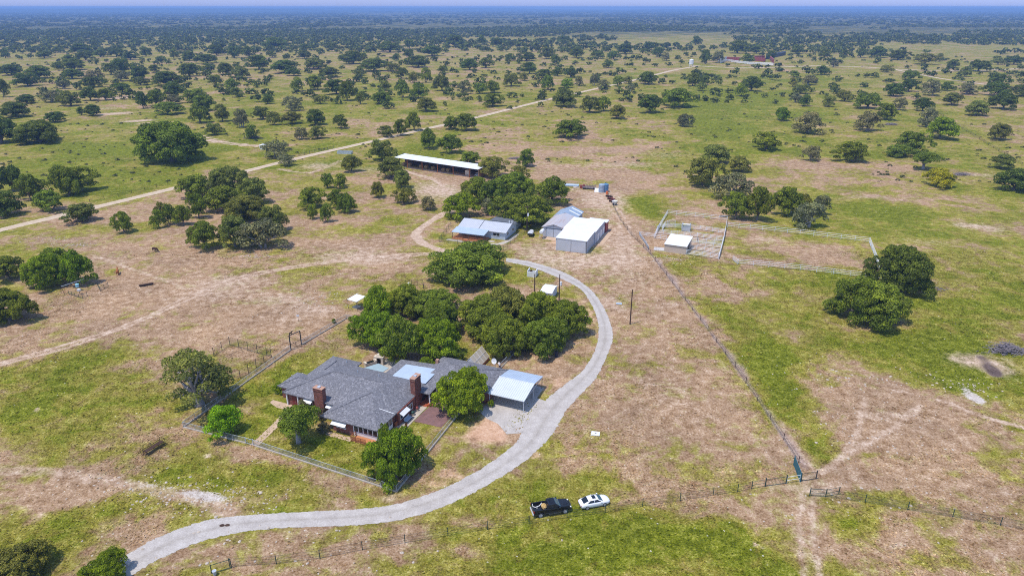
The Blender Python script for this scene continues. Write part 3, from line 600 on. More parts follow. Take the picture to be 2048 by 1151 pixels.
TREES = {
'A': """790 1190 690 950 b|75 370 690 830 d|-120 120 665 830 d|-20 190 600 680 d|255 380 640 705 d|440 490 612 662 d|480 590 598 668 d|885 1055 595 662 b|1085 1215 600 710 b|1225 1330 595 700 o|1340 1440 620 735 y|1440 1560 610 690 o|1525 1620 640 720 o|1620 1745 640 715 o|1740 1890 625 722 d|1165 1285 705 780 o|1405 1500 715 800 d|1685 1780 728 803 y|1770 1882 722 800 o|1495 1680 802 915 y|1590 1700 885 955 y|1915 2012 655 740 d|785 860 500 625 d|840 950 515 610 b|945 1040 540 600 y|930 1065 470 560 d|1040 1215 508 590 b|1090 1250 545 640 b|640 760 475 532 d|465 570 500 580 d|560 655 505 578 b|240 360 515 590 y|330 460 520 612 o|90 212 540 598 d|460 600 440 505 d|320 410 460 512 y|760 860 440 492 o|650 750 405 468 y|860 1060 420 500 d|60 240 430 500 d|-20 60 450 560 d|1200 1290 430 487 d|1290 1380 450 525 b|1320 1402 500 560 o|1500 1580 540 598 d|1615 1740 550 640 y|1800 1880 545 598 o|1665 1760 440 527 b|1755 1870 430 518 b|1860 2010 455 545 d|1830 1970 385 447 d|1640 1740 390 437 d|1020 1160 362 442 d|1150 1240 362 418 d|1240 1345 358 430 d|1330 1440 378 450 o|590 680 360 432 d|635 760 335 420 d|740 865 380 460 d|850 930 370 418 d|300 370 355 400 d|345 500 362 405 d|130 310 378 455 d|-10 135 375 435 d|350 480 400 455 d|480 610 400 462 y|205 305 302 336 d|355 450 312 366 d|440 545 288 348 d|895 965 320 364 d|1040 1140 295 350 d|1130 1255 312 366 d|700 800 295 346 d|800 880 270 325 d|970 1030 280 336 d|620 720 275 326 d|1190 1300 255 320 d|1300 1392 265 335 d|1385 1475 265 332 d|1420 1560 315 402 d|1555 1730 345 422 d|1735 1890 338 400 o|1700 1800 290 338 d|1530 1600 290 332 d|300 360 270 304 d|395 530 250 310 d|530 625 282 330 d|0 60 280 335 d|1500 1660 222 285 d|1870 1960 240 284 d|1710 1800 256 290 d|1470 1530 185 218 d|1990 2060 300 370 d""",
'B': """300 400 682 782 b|375 475 640 752 b|215 320 720 790 o|580 690 665 745 b|655 795 650 755 b|450 570 735 857 b|565 712 770 885 b|1205 1445 685 800 b|1205 1380 505 617 o|1375 1500 548 650 o|1470 1562 550 640 b|1535 1665 600 686 o|1710 1860 540 652 d|1940 2014 650 727 y|808 952 535 615 b|430 560 560 643 o|590 620 580 610 o|165 320 525 600 b|85 150 525 600 b|-10 90 460 580 b|215 305 460 522 o|315 402 450 562 b|395 505 475 567 b|530 642 430 525 o|460 530 385 475 b|390 455 410 478 o|670 755 465 542 y|760 850 475 540 b|825 925 460 535 b|930 1040 420 498 o|1030 1092 415 465 o|1150 1242 430 518 b|1262 1350 450 505 g|1350 1402 435 495 y|1430 1490 420 492 y|1465 1565 455 515 y|1560 1640 435 498 b|1630 1690 435 482 o|1705 1835 410 487 d|1645 1705 485 525 y|1040 1140 355 425 d|1120 1230 395 450 d|1215 1290 385 438 d|1280 1375 385 447 d|1500 1576 345 392 d|1205 1275 310 377 d|690 800 335 405 d|790 880 330 392 d|560 632 375 422 d|370 530 330 390 d|110 280 335 412 d|260 355 360 412 o|310 395 385 452 d|80 150 385 437 o|365 435 280 337 d|460 600 275 325 d|295 352 305 352 d|0 150 290 370 d|940 1012 305 352 d|1010 1132 300 352 d|1140 1240 268 340 o|1310 1410 270 332 d|1440 1530 290 338 d|1530 1620 290 342 d|1790 1860 270 330 d|1845 1905 300 350 y|360 440 225 280 d|205 350 245 302 d|780 850 200 258 d|860 950 215 270 d|590 740 200 270 d|1240 1340 205 250 d|1580 1700 250 310 d|1740 1810 240 290 d|145 320 800 930 o|200 388 905 1030 o|5 120 890 990 o|670 820 868 950 b|790 970 895 1025 o|968 1090 950 1040 o|1015 1130 855 960 b""",
'C': """-95 140 500 622 b|65 150 415 495 d|140 212 430 490 d|118 192 470 522 o|335 432 475 555 b|385 502 435 525 d|15 115 655 730 y|655 730 405 445 b|655 712 445 500 o|725 832 430 490 y|805 897 375 432 d|680 802 485 540 o|665 740 532 590 y|715 795 540 612 d|848 932 550 615 o|918 1025 515 585 o|1030 1200 530 628 b|1155 1280 590 692 b|1260 1342 560 635 y|1198 1332 475 556 d|1305 1420 405 462 b|1300 1402 455 527 d|1420 1542 455 552 y|1535 1612 465 522 d|1620 1750 475 545 y|1540 1660 530 607 o|1378 1490 560 642 d|1655 1822 575 668 o|1795 1925 420 500 d|1760 1945 470 555 d|1812 1980 530 632 d|1930 2060 485 555 d|568 677 615 695 g|660 880 640 770 y|1028 1192 640 757 y|1390 1522 610 732 y|1435 1632 670 803 g|1798 1935 705 807 o|435 627 755 868 b|735 850 835 927 y|915 1127 810 937 b|1215 1380 830 907 b|1260 1465 750 890 b|1345 1530 870 982 T|1422 1627 965 1082 k|1820 1962 885 972 o|1840 2080 965 1107 d|120 348 830 945 o|50 290 900 1082 o|298 455 895 990 o|148 212 250 370 d|210 292 290 362 y|375 470 310 366 d|528 590 290 342 d|425 522 262 308 d|300 430 230 308 d|890 950 345 387 y|1180 1272 370 416 o|823 905 280 336 d|950 1012 285 327 d|665 750 255 310 d|1640 1712 380 442 o|1375 1510 305 372 o|1500 1552 305 357 o|1560 1652 340 392 d|1685 1822 342 412 d|1110 1232 265 332 d|1225 1360 285 347 d|1830 1902 330 372 o|1900 2012 320 372 d|1040 1110 275 332 d|90 160 205 260 d""",
'D': """645 770 205 337 b|360 570 160 277 o|-90 150 90 245 d|-10 150 -62 100 d|100 262 -10 150 b|185 372 80 215 b|280 470 -60 130 b|350 572 -52 105 b|1022 1225 -5 140 b|1205 1420 -55 120 o|1380 1550 10 170 o|1180 1390 60 210 b|1290 1520 110 270 o|1090 1190 90 250 b|1480 1662 170 345 o|1395 1640 250 432 y|1250 1450 232 425 o|1088 1270 258 432 b|868 945 195 305 b|925 1010 130 285 b|1005 1092 170 288 b|890 960 120 240 o|1842 1925 -15 76 b|1912 1997 -10 77 b|1705 1880 65 195 b|1762 1832 150 252 b|1835 1922 140 272 b|1892 1992 78 195 b|1955 2055 118 218 b|145 400 450 662 g|345 548 430 640 g|215 415 412 560 b|-60 145 462 612 b|-110 205 655 865 b""",
'E': """165 267 35 133 o|298 440 70 168 o|455 560 118 202 y|-25 82 98 215 b|290 420 -35 80 o|580 800 100 252 g|690 900 5 165 b|875 1215 104 296 b|880 1130 -18 140 b|790 980 20 190 b|1115 1328 8 172 b|800 900 130 230 y|497 988 400 648 b|-20 40 -10 62 o""",
'F': """268 440 92 260 b|400 560 60 268 b|560 740 62 240 b|660 800 100 225 o|790 905 110 235 y|675 885 150 312 y|215 470 -20 155 y|1110 1482 398 690 d|905 1328 592 892 b""",
'Y': """275 720 60 580 g|560 1080 60 470 b|840 1500 110 500 b|165 740 380 900 g|560 1010 420 1060 b|900 1530 480 1060 g|560 850 800 1060 g|1020 1560 240 740 b|1390 1610 880 1040 b""",
'P': """912 1045 590 668 b|960 1062 568 660 o|1030 1120 582 668 b|1085 1175 600 680 b|960 1055 628 715 b|1040 1140 635 712 b""",
'G': """-160 300 1000 1290 o|455 742 1028 1240 g|1560 1862 175 432 T""",
'Q': """120 1000 10 662 O|598 985 512 850 e""",
'W': """480 1240 310 1010 g""",
'S': """625 1290 318 915 g""",
}
HAND = {('A',0): 'broad round oak standing alone above the diagonal dirt road', ('B',7): 'lone broad dome oak in the tan pasture beyond the hay shed', ('C',44): 'yellow-green oak beside dead branches at right',
 ('C',43): 'leaning pale-trunked oak just left of the yellow-green oak', ('F',8): 'dark round oak in the green pasture below the arena corner', ('F',7): 'dark oak hanging over the arena right corner',
 ('G',0): 'olive oak cut off by the bottom left corner', ('G',1): 'leafy tree cut by the lower edge beside the driveway end', ('G',2): 'stout tree by the front path and brick house corner',
 ('Q',0): 'huge gnarled live oak with pale limbs outside the yard corner', ('Q',1): 'bright green round tree inside the yard fence corner', ('W',0): 'dense green tree in the yard corner below the sunroom', ('S',0): 'leafy green tree between the red patio and the carport',
 ('E',6): None}
LANDMARK = [('long hay shed',885,345),('guest house',965,455),('metal workshop',1150,470),('pipe arena',1610,500),('cattle pens',1390,470),('brick house',720,760),('lone dome oak',1140,270),('white tank by the dirt road',528,292),
 ('left dirt track bend',230,215),('lone round oak',342,320),('red walled compound',1490,128),('far road fork',1786,140),('yellow-green oak',1880,370),('rusty hay rake',308,900),('horse and calf pasture',280,520),('grey stock trough',690,305),
 ('far left scrub',60,140),('middle of the dirt road',1000,220),('far pasture centre',800,120),('far road end',2020,140),('top left pasture',330,120),('right edge brush',2000,330),('small white tank tower',1382,128)]
ORD = ['leftmost','second','third','fourth','fifth','sixth','seventh','eighth','ninth','tenth','eleventh','twelfth','thirteenth','fourteenth','fifteenth','sixteenth','seventeenth','eighteenth','nineteenth','twentieth']
NUMW = ['','one','two','three','four','five','six','seven','eight','nine','ten','eleven','twelve','thirteen','fourteen','fifteen','sixteen','seventeen','eighteen','nineteen','twenty']
specs = []
for tk, txt in TREES.items():
    ox, oy, k = TILE[tk]
    for i, row in enumerate(txt.split('|')):
        a, b, c, d, tint = row.split(); specs.append(dict(u0=ox+float(a)/k, u1=ox+float(b)/k, v0=oy+float(c)/k, v1=oy+float(d)/k, tint=tint, key=(tk, i)))
for s in specs:
    uc = (s['u0']+s['u1'])/2; p = at(uc, s['v1'], .3); rad = (s['u1']-s['u0'])/2/FPX*proj(p.x, p.y)[2]
    for _ in range(3):
        yc = p.y+rad*.62; rad = (s['u1']-s['u0'])/2/FPX*proj(p.x, yc, 2)[2]
    x = (uc-CU)/FPX*proj(p.x, yc, 2)[2]
    al = math.atan(-(s['v0']-CV)/FPX)-PITCH; h = CAM_H+math.tan(al)*(yc+rad*.15)
    if s['key'][0] in 'YP': rad *= 1.12
    if s['key'][0] == 'E' and 5 <= s['key'][1] <= 11: rad *= 1.08
    if s['key'][0] == 'D' and 8 <= s['key'][1] <= 20: rad *= 1.14
    s.update(x=x, y=yc, r=rad, h=min(max(h, .82*rad), 2.6*rad)*.97, u=uc, v=s['v1'])
    best = min(LANDMARK, key=lambda L: math.hypot(L[1]-s['u'], (L[2]-s['v'])*(1.6 if s['v'] > 180 else 3)))
    dx, dy = s['u']-best[1], s['v']-best[2]
    rel = ('right of' if dx > 0 else 'left of') if abs(dx) > abs(dy)*2.2 else ('below' if dy > 0 else 'above')
    s['grp'] = (best[0], rel)
    s['size'] = 'large' if s['r'] > 7.5 else 'medium' if s['r'] > 4.6 else 'small'
groups = {}
for s in specs: groups.setdefault(s['grp']+(s['size'],), []).append(s)
for (lm, rel, sz), L in groups.items():
    L.sort(key=lambda s: s['u']); n = len(L)
    for i, s in enumerate(L):
        tw = TINTW.get(s['tint'], 'mid green'); lab = HAND.get(s['key'])
        if lab: s['label'] = lab; continue
        if n == 1: s['label'] = f'only {sz} {tw} oak {rel} the {lm}'
        else:
            o_ = ORD[i] if i == 0 else ('rightmost' if i == n-1 else ORD[min(i, 19)]+' from left')
            s['label'] = f'{sz} {tw} oak, {o_} of {NUMW[min(n,20)]} {rel} {lm}'
for s in specs:
    tint = s['tint']; dist = proj(s['x'], s['y'])[2]; pxr = s['r']/dist*FPX
    kind = 'O' if tint == 'O' else 'T' if tint == 'T' else 'Y' if tint == 'y' else 'L' if pxr > 42 else 'M' if pxr > 17 else 'S'
    var = random.randrange({'O': 2, 'T': 2, 'Y': 3, 'L': 5, 'M': 6, 'S': 6}[kind]); H0 = 1.3 if kind in 'MSYT' else 1.2
    name = 'live_oak' if tint not in 'eg' else 'shade_tree'
    t = thing(name, s['label'], 'tree', (s['x'], s['y'], 0), random.random()*6.28, 'live oaks scattered over the ranch')
    cm, tm = TPL[kind, var]; rr = s['r']
    t.scale = (rr, rr, max(s['h'], .55*s['r'])/H0)
    for nm, me_ in (('crown', cm), ('trunk', tm)):
        o = bpy.data.objects.new(nm, me_); C.objects.link(o); o.parent = t
        if nm == 'crown':
            b = TINT.get(tint, TINT['b']) if tint != 'O' else (.15,.165,.045); j = random.uniform(.86, 1.16); hs = random.uniform(-.1, .1)
            o.color = (b[0]*j*(1+hs), b[1]*j, b[2]*j*(1-hs), 1)

# ------------------------------------------------------------------ countless trees towards the horizon: one mass
def far_wood():
    r_ = np.random.default_rng(77); V = []; L = []; Q = 0
    base = []
    for i in range(8):
        v, lc, _ = crown_arrays(900+i, 8, 58, .46, H=1.15, low=.2, lob=.3, cr=(.34,.5)); base.append((v, lc))
    blob = []
    for i in range(6):
        v, lc, _ = crown_arrays(950+i, 7, 22, .75, H=.9, low=.2, lob=.35, cr=(.38,.55)); blob.append((v, lc))
    def put(n, y0, y1, pw, src, r0, r1, hk, dens):
        nonlocal V, L
        y = y0+(y1-y0)*r_.random(n)**pw; x = (r_.random(n)*2-1)*(y*.82+60)
        nz = (fbm(x+5e4, y, 420, 21, 4)-.5)*1.3+.5; u, v, _ = CU+FPX*x/(y*cp+CAM_H*sp), CV-FPX*(y*sp-CAM_H*cp)/(y*cp+CAM_H*sp), 0
        op = np.zeros(n)                      # open fields seen in the photograph
        for a, b, w_, h_, s_ in ((1300,140,900,8,.5),(820,112,260,10,.35),(150,95,150,10,.25),(870,95,120,10,.3),(780,29,110,4,.9),(1400,20,70,3,.9),(1700,132,420,7,.9),(1500,118,180,10,.75),(1700,40,60,3,.8),(1000,40,160,3,.6),(1040,50,100,4,.3),(1850,42,80,3,.8)):
            op = np.maximum(op, s_*np.exp(-((u-a)/w_)**2-((v-b)/h_)**2))
        keep = (nz > .46-dens) & (r_.random(n) > op*1.15)
        for s in specs_arr: keep &= (np.abs(x-s[0]) > (s[2]+3)) | (np.abs(y-s[1]) > (s[2]+5))
        x, y = x[keep], y[keep]; n = len(x); rad = r0+(r1-r0)*r_.random(n)**1.4; ang = r_.random(n)*6.28; tone = r_.normal(size=n)*.1; hh = hk*(.75+.5*r_.random(n)); w_ = r_.integers(len(src), size=n)
        for k in range(len(src)):
            i = np.where(w_ == k)[0]; bv, bl = src[k]; c, s = np.cos(ang[i])[:, None], np.sin(ang[i])[:, None]
            px = (bv[None, :, 0]*c-bv[None, :, 1]*s)*rad[i][:, None]+x[i][:, None]; py = (bv[None, :, 0]*s+bv[None, :, 1]*c)*rad[i][:, None]+y[i][:, None]; pz = bv[None, :, 2]*(rad[i]*hh[i])[:, None]
            V.append(np.stack([px, py, pz], -1).reshape(-1, 3)); ll = np.repeat(bl[None], len(i), 0).copy(); ll[:, :, 0] = np.clip(ll[:, :, 0]+tone[i][:, None], 0, 1); L.append(ll.reshape(-1, 4))
    put(1500, 520, 1150, 1.0, base, 2.0, 6.0, .95, .03)
    put(16000, 1150, 3000, .75, base, 4.0, 8.5, .95, .085)
    put(16000, 3000, 9000, .75, blob, 8, 19, .55, .10)
    put(6000, 9000, 15000, .8, blob, 18, 40, .28, .1)
    v = np.concatenate(V); l = np.concatenate(L)
    return np_mesh('far_woodland', v, np.arange(len(v)).reshape(-1, 4), M['leaf'], {'lc': l})
specs_arr = [(s['x'], s['y'], s['r']) for s in specs if s['y'] > 450]
o = bpy.data.objects.new('far_woodland', far_wood()); C.objects.link(o); o.color = (.10,.122,.030, 1)
tag(o, 'open oak woodland running to the horizon as one mass', 'woodland', kind='stuff')

# small dark brush dotted over the pastures (uncountable ground cover)
def brush():
    r_ = np.random.default_rng(5); V = []; L = []; src = [crown_arrays(970+i, 6, 40, .5, H=.9, low=.2, lob=.35, cr=(.34,.5))[:2] for i in range(4)]
    n = 2600; y = 290+700*r_.random(n)**1.3; x = (r_.random(n)*2-1)*(y*.8); nz = fbm(x, y, 60, 91); mp_ = paint_maps(x, y)
    keep = (nz > .47) & (mp_['d'] < .25) & ~((x > -140) & (x < 75) & (y < 330))
    for x_, y_ in zip(x[keep], y[keep]):
        bv, bl = src[r_.integers(4)]; s = .5+1.1*r_.random()**2; V.append(np.stack([bv[:, 0]*s+x_, bv[:, 1]*s+y_, bv[:, 2]*s*.7], -1)); L.append(bl)
    v = np.concatenate(V); return np_mesh('low_brush', v, np.arange(len(v)).reshape(-1, 4), M['leaf'], {'lc': np.concatenate(L)})
o = bpy.data.objects.new('low_brush', brush()); C.objects.link(o); o.color = (.085,.095,.045, 1); tag(o, 'low scrub dotted through the pasture grass', 'brush', kind='stuff')
# ------------------------------------------------------------------ buildings
def hip_roof(g, a0, a1, b0, b1, z, rise, run0, run1, axis='a', th=.18):
    """hip / gable roof block; run0, run1 = hip length at each ridge end (0 = gable)"""
    if axis == 'a':
        bm_ = (b0+b1)/2; r0, r1 = (a0+run0, bm_, z+rise), (a1-run1, bm_, z+rise)
        e = [(a0,b0,z),(a1,b0,z),(a1,b1,z),(a0,b1,z)]; F = [(0,1,5,4),(2,3,4,5),(1,2,5),(3,0,4)]
    else:
        am = (a0+a1)/2; r0, r1 = (am, b0+run0, z+rise), (am, b1-run1, z+rise)
        e = [(a0,b0,z),(a1,b0,z),(a1,b1,z),(a0,b1,z)]; F = [(1,2,5,4),(3,0,4,5),(0,1,4),(2,3,5)]
    g.add(e+[r0, r1], F)
    lo = [(x, y, zz-th) for x, y, zz in e]
    g.add(e+lo, [(1,0,4,5),(2,1,5,6),(3,2,6,7),(0,3,7,4),(4,7,6,5)])
def ridge_cap(g, pts, w_=.22, h=.05):
    for a, b in zip(pts[:-1], pts[1:]): g.tube([(a[0],a[1],a[2]+.01),(b[0],b[1],b[2]+.01)], w_*.6, 5)
def window(parent, x0, x1, z0, z1, y=None, x=None, face=-1, cols=2):
    """framed window on a wall facing -y (y given) or +x/-x (x given); x0,x1 run along the wall"""
    f = G(); p = G(); d = .05
    def bx(g_, u0, u1, w0, w1, o0, o1):
        if y is not None: g_.box(u0, u1, min(y+face*o0, y+face*o1), max(y+face*o0, y+face*o1), w0, w1)
        else: g_.box(min(x-face*o0, x-face*o1), max(x-face*o0, x-face*o1), u0, u1, w0, w1)
    bx(f, x0-.07, x1+.07, z0-.09, z0, -.02, .09); bx(f, x0-.07, x1+.07, z1, z1+.07, -.02, .07)
    bx(f, x0-.07, x0, z0, z1, -.02, .07); bx(f, x1, x1+.07, z0, z1, -.02, .07)
    for i in range(1, cols): xm = x0+(x1-x0)*i/cols; bx(f, xm-.03, xm+.03, z0, z1, -.02, .06)
    bx(p, x0, x1, z0, z1, -.03, .025)
    fo = f.build('window', M['white_paint'], parent); p.build('pane', M['glass'], fo); return fo

def brick_house():
    H_ = thing('brick_house', 'sprawling red brick ranch house with grey shingle hip roofs inside the fenced yard', 'house', (-22.8, 99.2, 0), R(-23))
    w_ = G()
    for a0, a1, b0, b1 in ((-23.5,-.7,4.1,17.0),(-23.45,-17.3,15,18.8),(-25.9,-22,5.6,10.4),(-10.0,-5.75,.25,6),(-1.2,.0,6,12),(-2.4,11.6,19.0,27.7),(-9.5,-.6,15.5,23.4)):
        w_.box(a0, a1, b0, b1, -.02, 2.62+.002*a1)
    w_.build('wall', M['brick'], H_)
    r_ = G()
    hip_roof(r_, -24.0, -.2, 3.6, 17.6, 2.70, 2.45, 7.0, 6.2)
    hip_roof(r_, -23.97, -16.8, 9.5, 19.3, 2.71, 1.35, 3.6, 3.6, 'b')
    hip_roof(r_, -26.4, -18.0, 5.1, 10.9, 2.69, 1.05, 2.8, 3.0)
    hip_roof(r_, -12.2, -.23, -.3, 12.5, 2.72, 2.1, 7.6, 4.2, 'b')
    ridge_cap(r_, [(-24,3.6,2.72),(-17,10.6,5.15),(-6.4,10.6,5.15)]); ridge_cap(r_, [(-12.2,-.3,2.74),(-6.2,7.3,4.82)]); ridge_cap(r_, [(-26.4,5.1,2.7),(-23.6,8,3.74),(-21,8,3.74)]); ridge_cap(r_, [(-23.97,19.3,2.72),(-20.4,15.7,4.06),(-20.4,12,4.06)])
    ro = r_.build('roof', M['shingle'], H_)
    f = G().tube([(-3.0,4.6,3.72),(-.25,5.3,2.86)], .07, 4); f.build('flashing', M['white_metal'], ro)
    v = G()
    for a, b, z in ((-13.5,13.2,4.4),(-9,13.8,4.2),(-4.2,4.0,3.5),(-18.8,16.9,3.6)): v.cyl(a, b, z-.3, z+.3, .09, 8)
    v.build('vent_pipe', M['galv'], ro)
    e = G(); hip_roof(e, -2.8, 12.0, 18.5, 28.2, 2.70, 1.65, 4.4, 4.3)
    ridge_cap(e, [(-2.8,28.2,2.72),(1.6,23.35,4.36),(7.7,23.35,4.36),(12,28.2,2.72)]); ridge_cap(e, [(7.7,23.35,4.36),(12,18.5,2.72)])
    e.hull8([(3.7,22.2,4.0),(5.9,22.2,4.0),(5.9,24.4,4.0),(3.7,24.4,4.0)], [(4.0,22.6,4.62),(5.6,22.6,4.62),(5.6,24.0,4.62),(4.0,24.0,4.62)])
    e.build('wing_roof', M['shingle'], H_)
    l = G().slab([(-9.9,15.0,2.76),(-.4,15.0,2.80),(-.4,24.2,3.02),(-9.9,23.2,2.95)], .2)
    l.slab([(-.45,13.8,2.66),(2.05,13.8,2.66),(2.05,19.4,3.02),(-.45,19.4,3.02)], .16); l.build('link_roof', M['shingle'], H_)
    m_ = G().slab([(-7.8,16.2,3.06),(-.3,16.4,3.06),(-.3,21.9,3.34),(-7.5,21.2,3.34)], .1)
    for k in range(1, 16): a = -7.7+k*.47; m_.box(a, a+.05, 16.35, 21.3, 3.20, 3.215) if False else None
    m_.build('metal_roof', M['pale_blue'], H_)
    G().slab([(-15.6,17.5,2.5),(-11.0,17.4,2.5),(-10.6,19.6,2.62),(-13.6,20.4,2.62)], .08).build('porch_roof', M['teal_roof'], H_)
    for (a0, a1, b0, b1, zt) in ((-16.3,-14.3,3.35,4.35,5.5),(-1.1,-.1,12.3,14.5,6.1)):
        c = G().box(a0, a1, b0, b1, -.02, zt); c.box(a0-.06, a1+.06, b0-.06, b1+.06, zt-.45, zt-.25); co = c.build('chimney', M['brick'], H_)
        G().box(a0-.08, a1+.08, b0-.08, b1+.08, zt, zt+.12).build('cap', M['brick_cap'], co)
        G().box((a0+a1)/2-.28, (a0+a1)/2+.28, (b0+b1)/2-.28, (b0+b1)/2+.28, zt+.12, zt+.30).build('flue', M['galv'], co)
    sc_ = G().box(-2.6, -2.0, 24.6, 25.2, 2.6, 3.7); sc_.build('vent_stack', M['brick_cap'], H_)
    # sunroom with white panels and dark windows
    s = G().box(-5.7, -.55, .28, .45, .25, .95); s.box(-.72, -.55, .45, 4.9, .25, .95); s.box(-5.7,-.55,.28,.45,2.35,2.62); s.box(-.72,-.55,.45,4.9,2.35,2.62); s.box(-5.7,-.55,.30,.43,-.02,.25)
    for i in range(6): a = -5.7+i*.99; s.box(a, a+.16, .27, .46, .95, 2.35)
    for i in range(5): b = .75+i*.98; s.box(-.73, -.54, b, b+.15, .95, 2.35)
    s.build('sunroom_panel', M['white_paint'], H_)
    for i in range(5): G().box(-5.52+i*.99, -4.73+i*.99, .33, .39, .97, 2.33).build('window', M['glass'], H_)
    for i in range(4): G().box(-.66, -.60, .92+i*.98, 1.71+i*.98, .97, 2.33).build('window', M['glass'], H_)
    # windows, awnings, door
    for a0, a1 in ((-9.3,-7.3),): window(H_, a0, a1, 1.0, 2.1, y=.25)
    for a0, a1 in ((-18.9,-17.5),(-13.8,-12.8)): window(H_, a0, a1, 1.0, 2.1, y=4.1)
    window(H_, 7.0, 8.2, 1.1, 2.1, y=-.7, x=0) if False else None
    window(H_, 6.6, 8.6, 1.0, 2.1, x=0.0); window(H_, 9.6, 10.8, 1.0, 2.1, x=0.0)
    for a0, a1 in ((2.6,4.2),(5.6,7.2),(8.4,9.8)): window(H_, a0, a1, 1.0, 2.1, y=19.0)
    aw = lambda *p: G().slab(p, .05).build('awning', M['white_metal'], H_)
    aw((-9.8,.22,2.45),(-9.8,-.75,1.95),(-6.8,-.75,1.95),(-6.8,.22,2.45)); aw((-19.2,4.08,2.4),(-19.2,3.2,1.95),(-17.2,3.2,1.95),(-17.2,4.08,2.4)); aw((.02,6.4,2.4),(.02,8.9,2.4),(.85,8.9,1.95),(.85,6.4,1.95)); aw((-14.0,4.08,2.4),(-14.0,3.3,1.95),(-12.5,3.3,1.95),(-12.5,4.08,2.4))
    d = G().box(-22.2, -21.2, 4.03, 4.1, 0, 2.1).build('door', M['door_red'], H_); G().ball((-21.35,4.0,1.0), .05, .05, .05).build('handle', M['galv'], d)
    for a, b in ((-23.2,3.85),(-20.6,3.85)): G().box(a-.11, a+.11, b-.11, b+.11, 0, 2.58).build('porch_post', M['white_paint'], H_)
    for a, b in ((-.25,14.1),(1.85,14.1),(1.85,16.8)): G().box(a-.1, a+.1, b-.1, b+.1, .3, 2.62).build('porch_post', M['white_paint'], H_)
    G().box(-.1, 1.75, 13.75, 18.9, -.02, .32).box(-.1, 1.6, 13.35, 13.75, -.02, .16).build('porch_step', M['orange'] if False else plain('red_brick_step', (.40,.11,.05), .8, 0, .2, 2, .2), H_)
    G().box(2.0, 2.12, 13.6, 19.0, 0, .75).box(2.12, 2.5, 14.0, 18.6, 0, .35).build('planter', M['wood'], H_)
    k = G().box(-5.2, -.8, -1.35, .26, .12, .24); ko = k.build('deck', M['deck_wood'], H_)
    ra = G()
    for a in (-5.15,-4.2,-3.2,-2.2): ra.box(a-.05, a+.05, -1.38, -1.28, 0, 1.1)
    ra.box(-5.2,-2.15,-1.37,-1.29,1.02,1.1).box(-5.2,-2.15,-1.36,-1.30,.6,.67).box(-5.2,-5.12,-1.3,.2,1.02,1.1).box(-5.2,-5.12,-1.3,.2,.6,.67).box(-5.2,-5.1,.1,.2,0,1.1)
    for i in range(20): ra.box(-5.1+i*.15,-5.06+i*.15,-1.355,-1.315,.24,1.02)
    ra.build('railing', M['wood'], ko)
    rb = G().box(-.35,-.25,5.3,6.1,0,1.0).box(1.5,1.6,5.6,6.3,0,1.0).box(1.5,1.6,5.6,6.3,.9,1.0).box(-.5,-.4,5.3,5.4,0,1.0); rb.build('railing', M['wood'], H_)
    return H_
brick_house()
HL = Matrix.Translation((-22.8, 99.2, 0)) @ Matrix.Rotation(R(-23), 4, 'Z')
def hl(a, b, z=0): return HL @ Vector((a, b, z))
def flat(name, pts, mat, z=.03, th=.06, kind='structure'):
    g = G().slab([(p[0], p[1], z) for p in pts], th); return tag(g.build(name, mat), kind=kind)
flat('patio', [hl(1.75,8.3),hl(7.3,8.5),hl(7.5,18.4),hl(2.0,18.6)], M['patio_red'], .035)
flat('front_path', [hl(-.5,5.2),hl(1.65,6.2),hl(1.65,13.35),hl(-.15,13.35)], M['concrete'], .05)
flat('path', [hl(-10.6,-1.55),hl(-5.3,-1.55),hl(-5.3,-.45),hl(-10.6,-.45)], M['slab_tan'], .03)
flat('path', [at(500,889),at(514,893),at(556,853),at(544,849)], M['slab_tan'], .03)
flat('path', [hl(-24.6,2.2),hl(-19.2,2.2),hl(-19.2,4.05),hl(-27.0,4.05),hl(-27,3.1)], M['slab_tan'], .03)
flat('path', [at(556,853),at(544,849),at(572,818),at(584,822)], M['slab_tan'], .026)
flat('courtyard', [hl(-17,19.6),hl(-10,18.6),hl(-9.9,23.5),hl(-4,24.5),hl(-5,28),hl(-16,27)], M['concrete'], .025)
pad = flat('carport_pad', [hl(11.4,15.9),hl(13.4,14.4),hl(16.2,13.6),hl(19,11.2),hl(21.0,12.4),hl(24.0,17.5),hl(24.8,21.8),hl(21.8,24.2),hl(19.6,24.6),hl(19.5,28.8),hl(12.0,28.8)], M['gravel'], .011, .008)
ea_ = pad.data.attributes.new('edge', 'FLOAT_COLOR', 'POINT'); ea_.data.foreach_set('color', [1.0, 0, 0, 1]*len(pad.data.vertices))

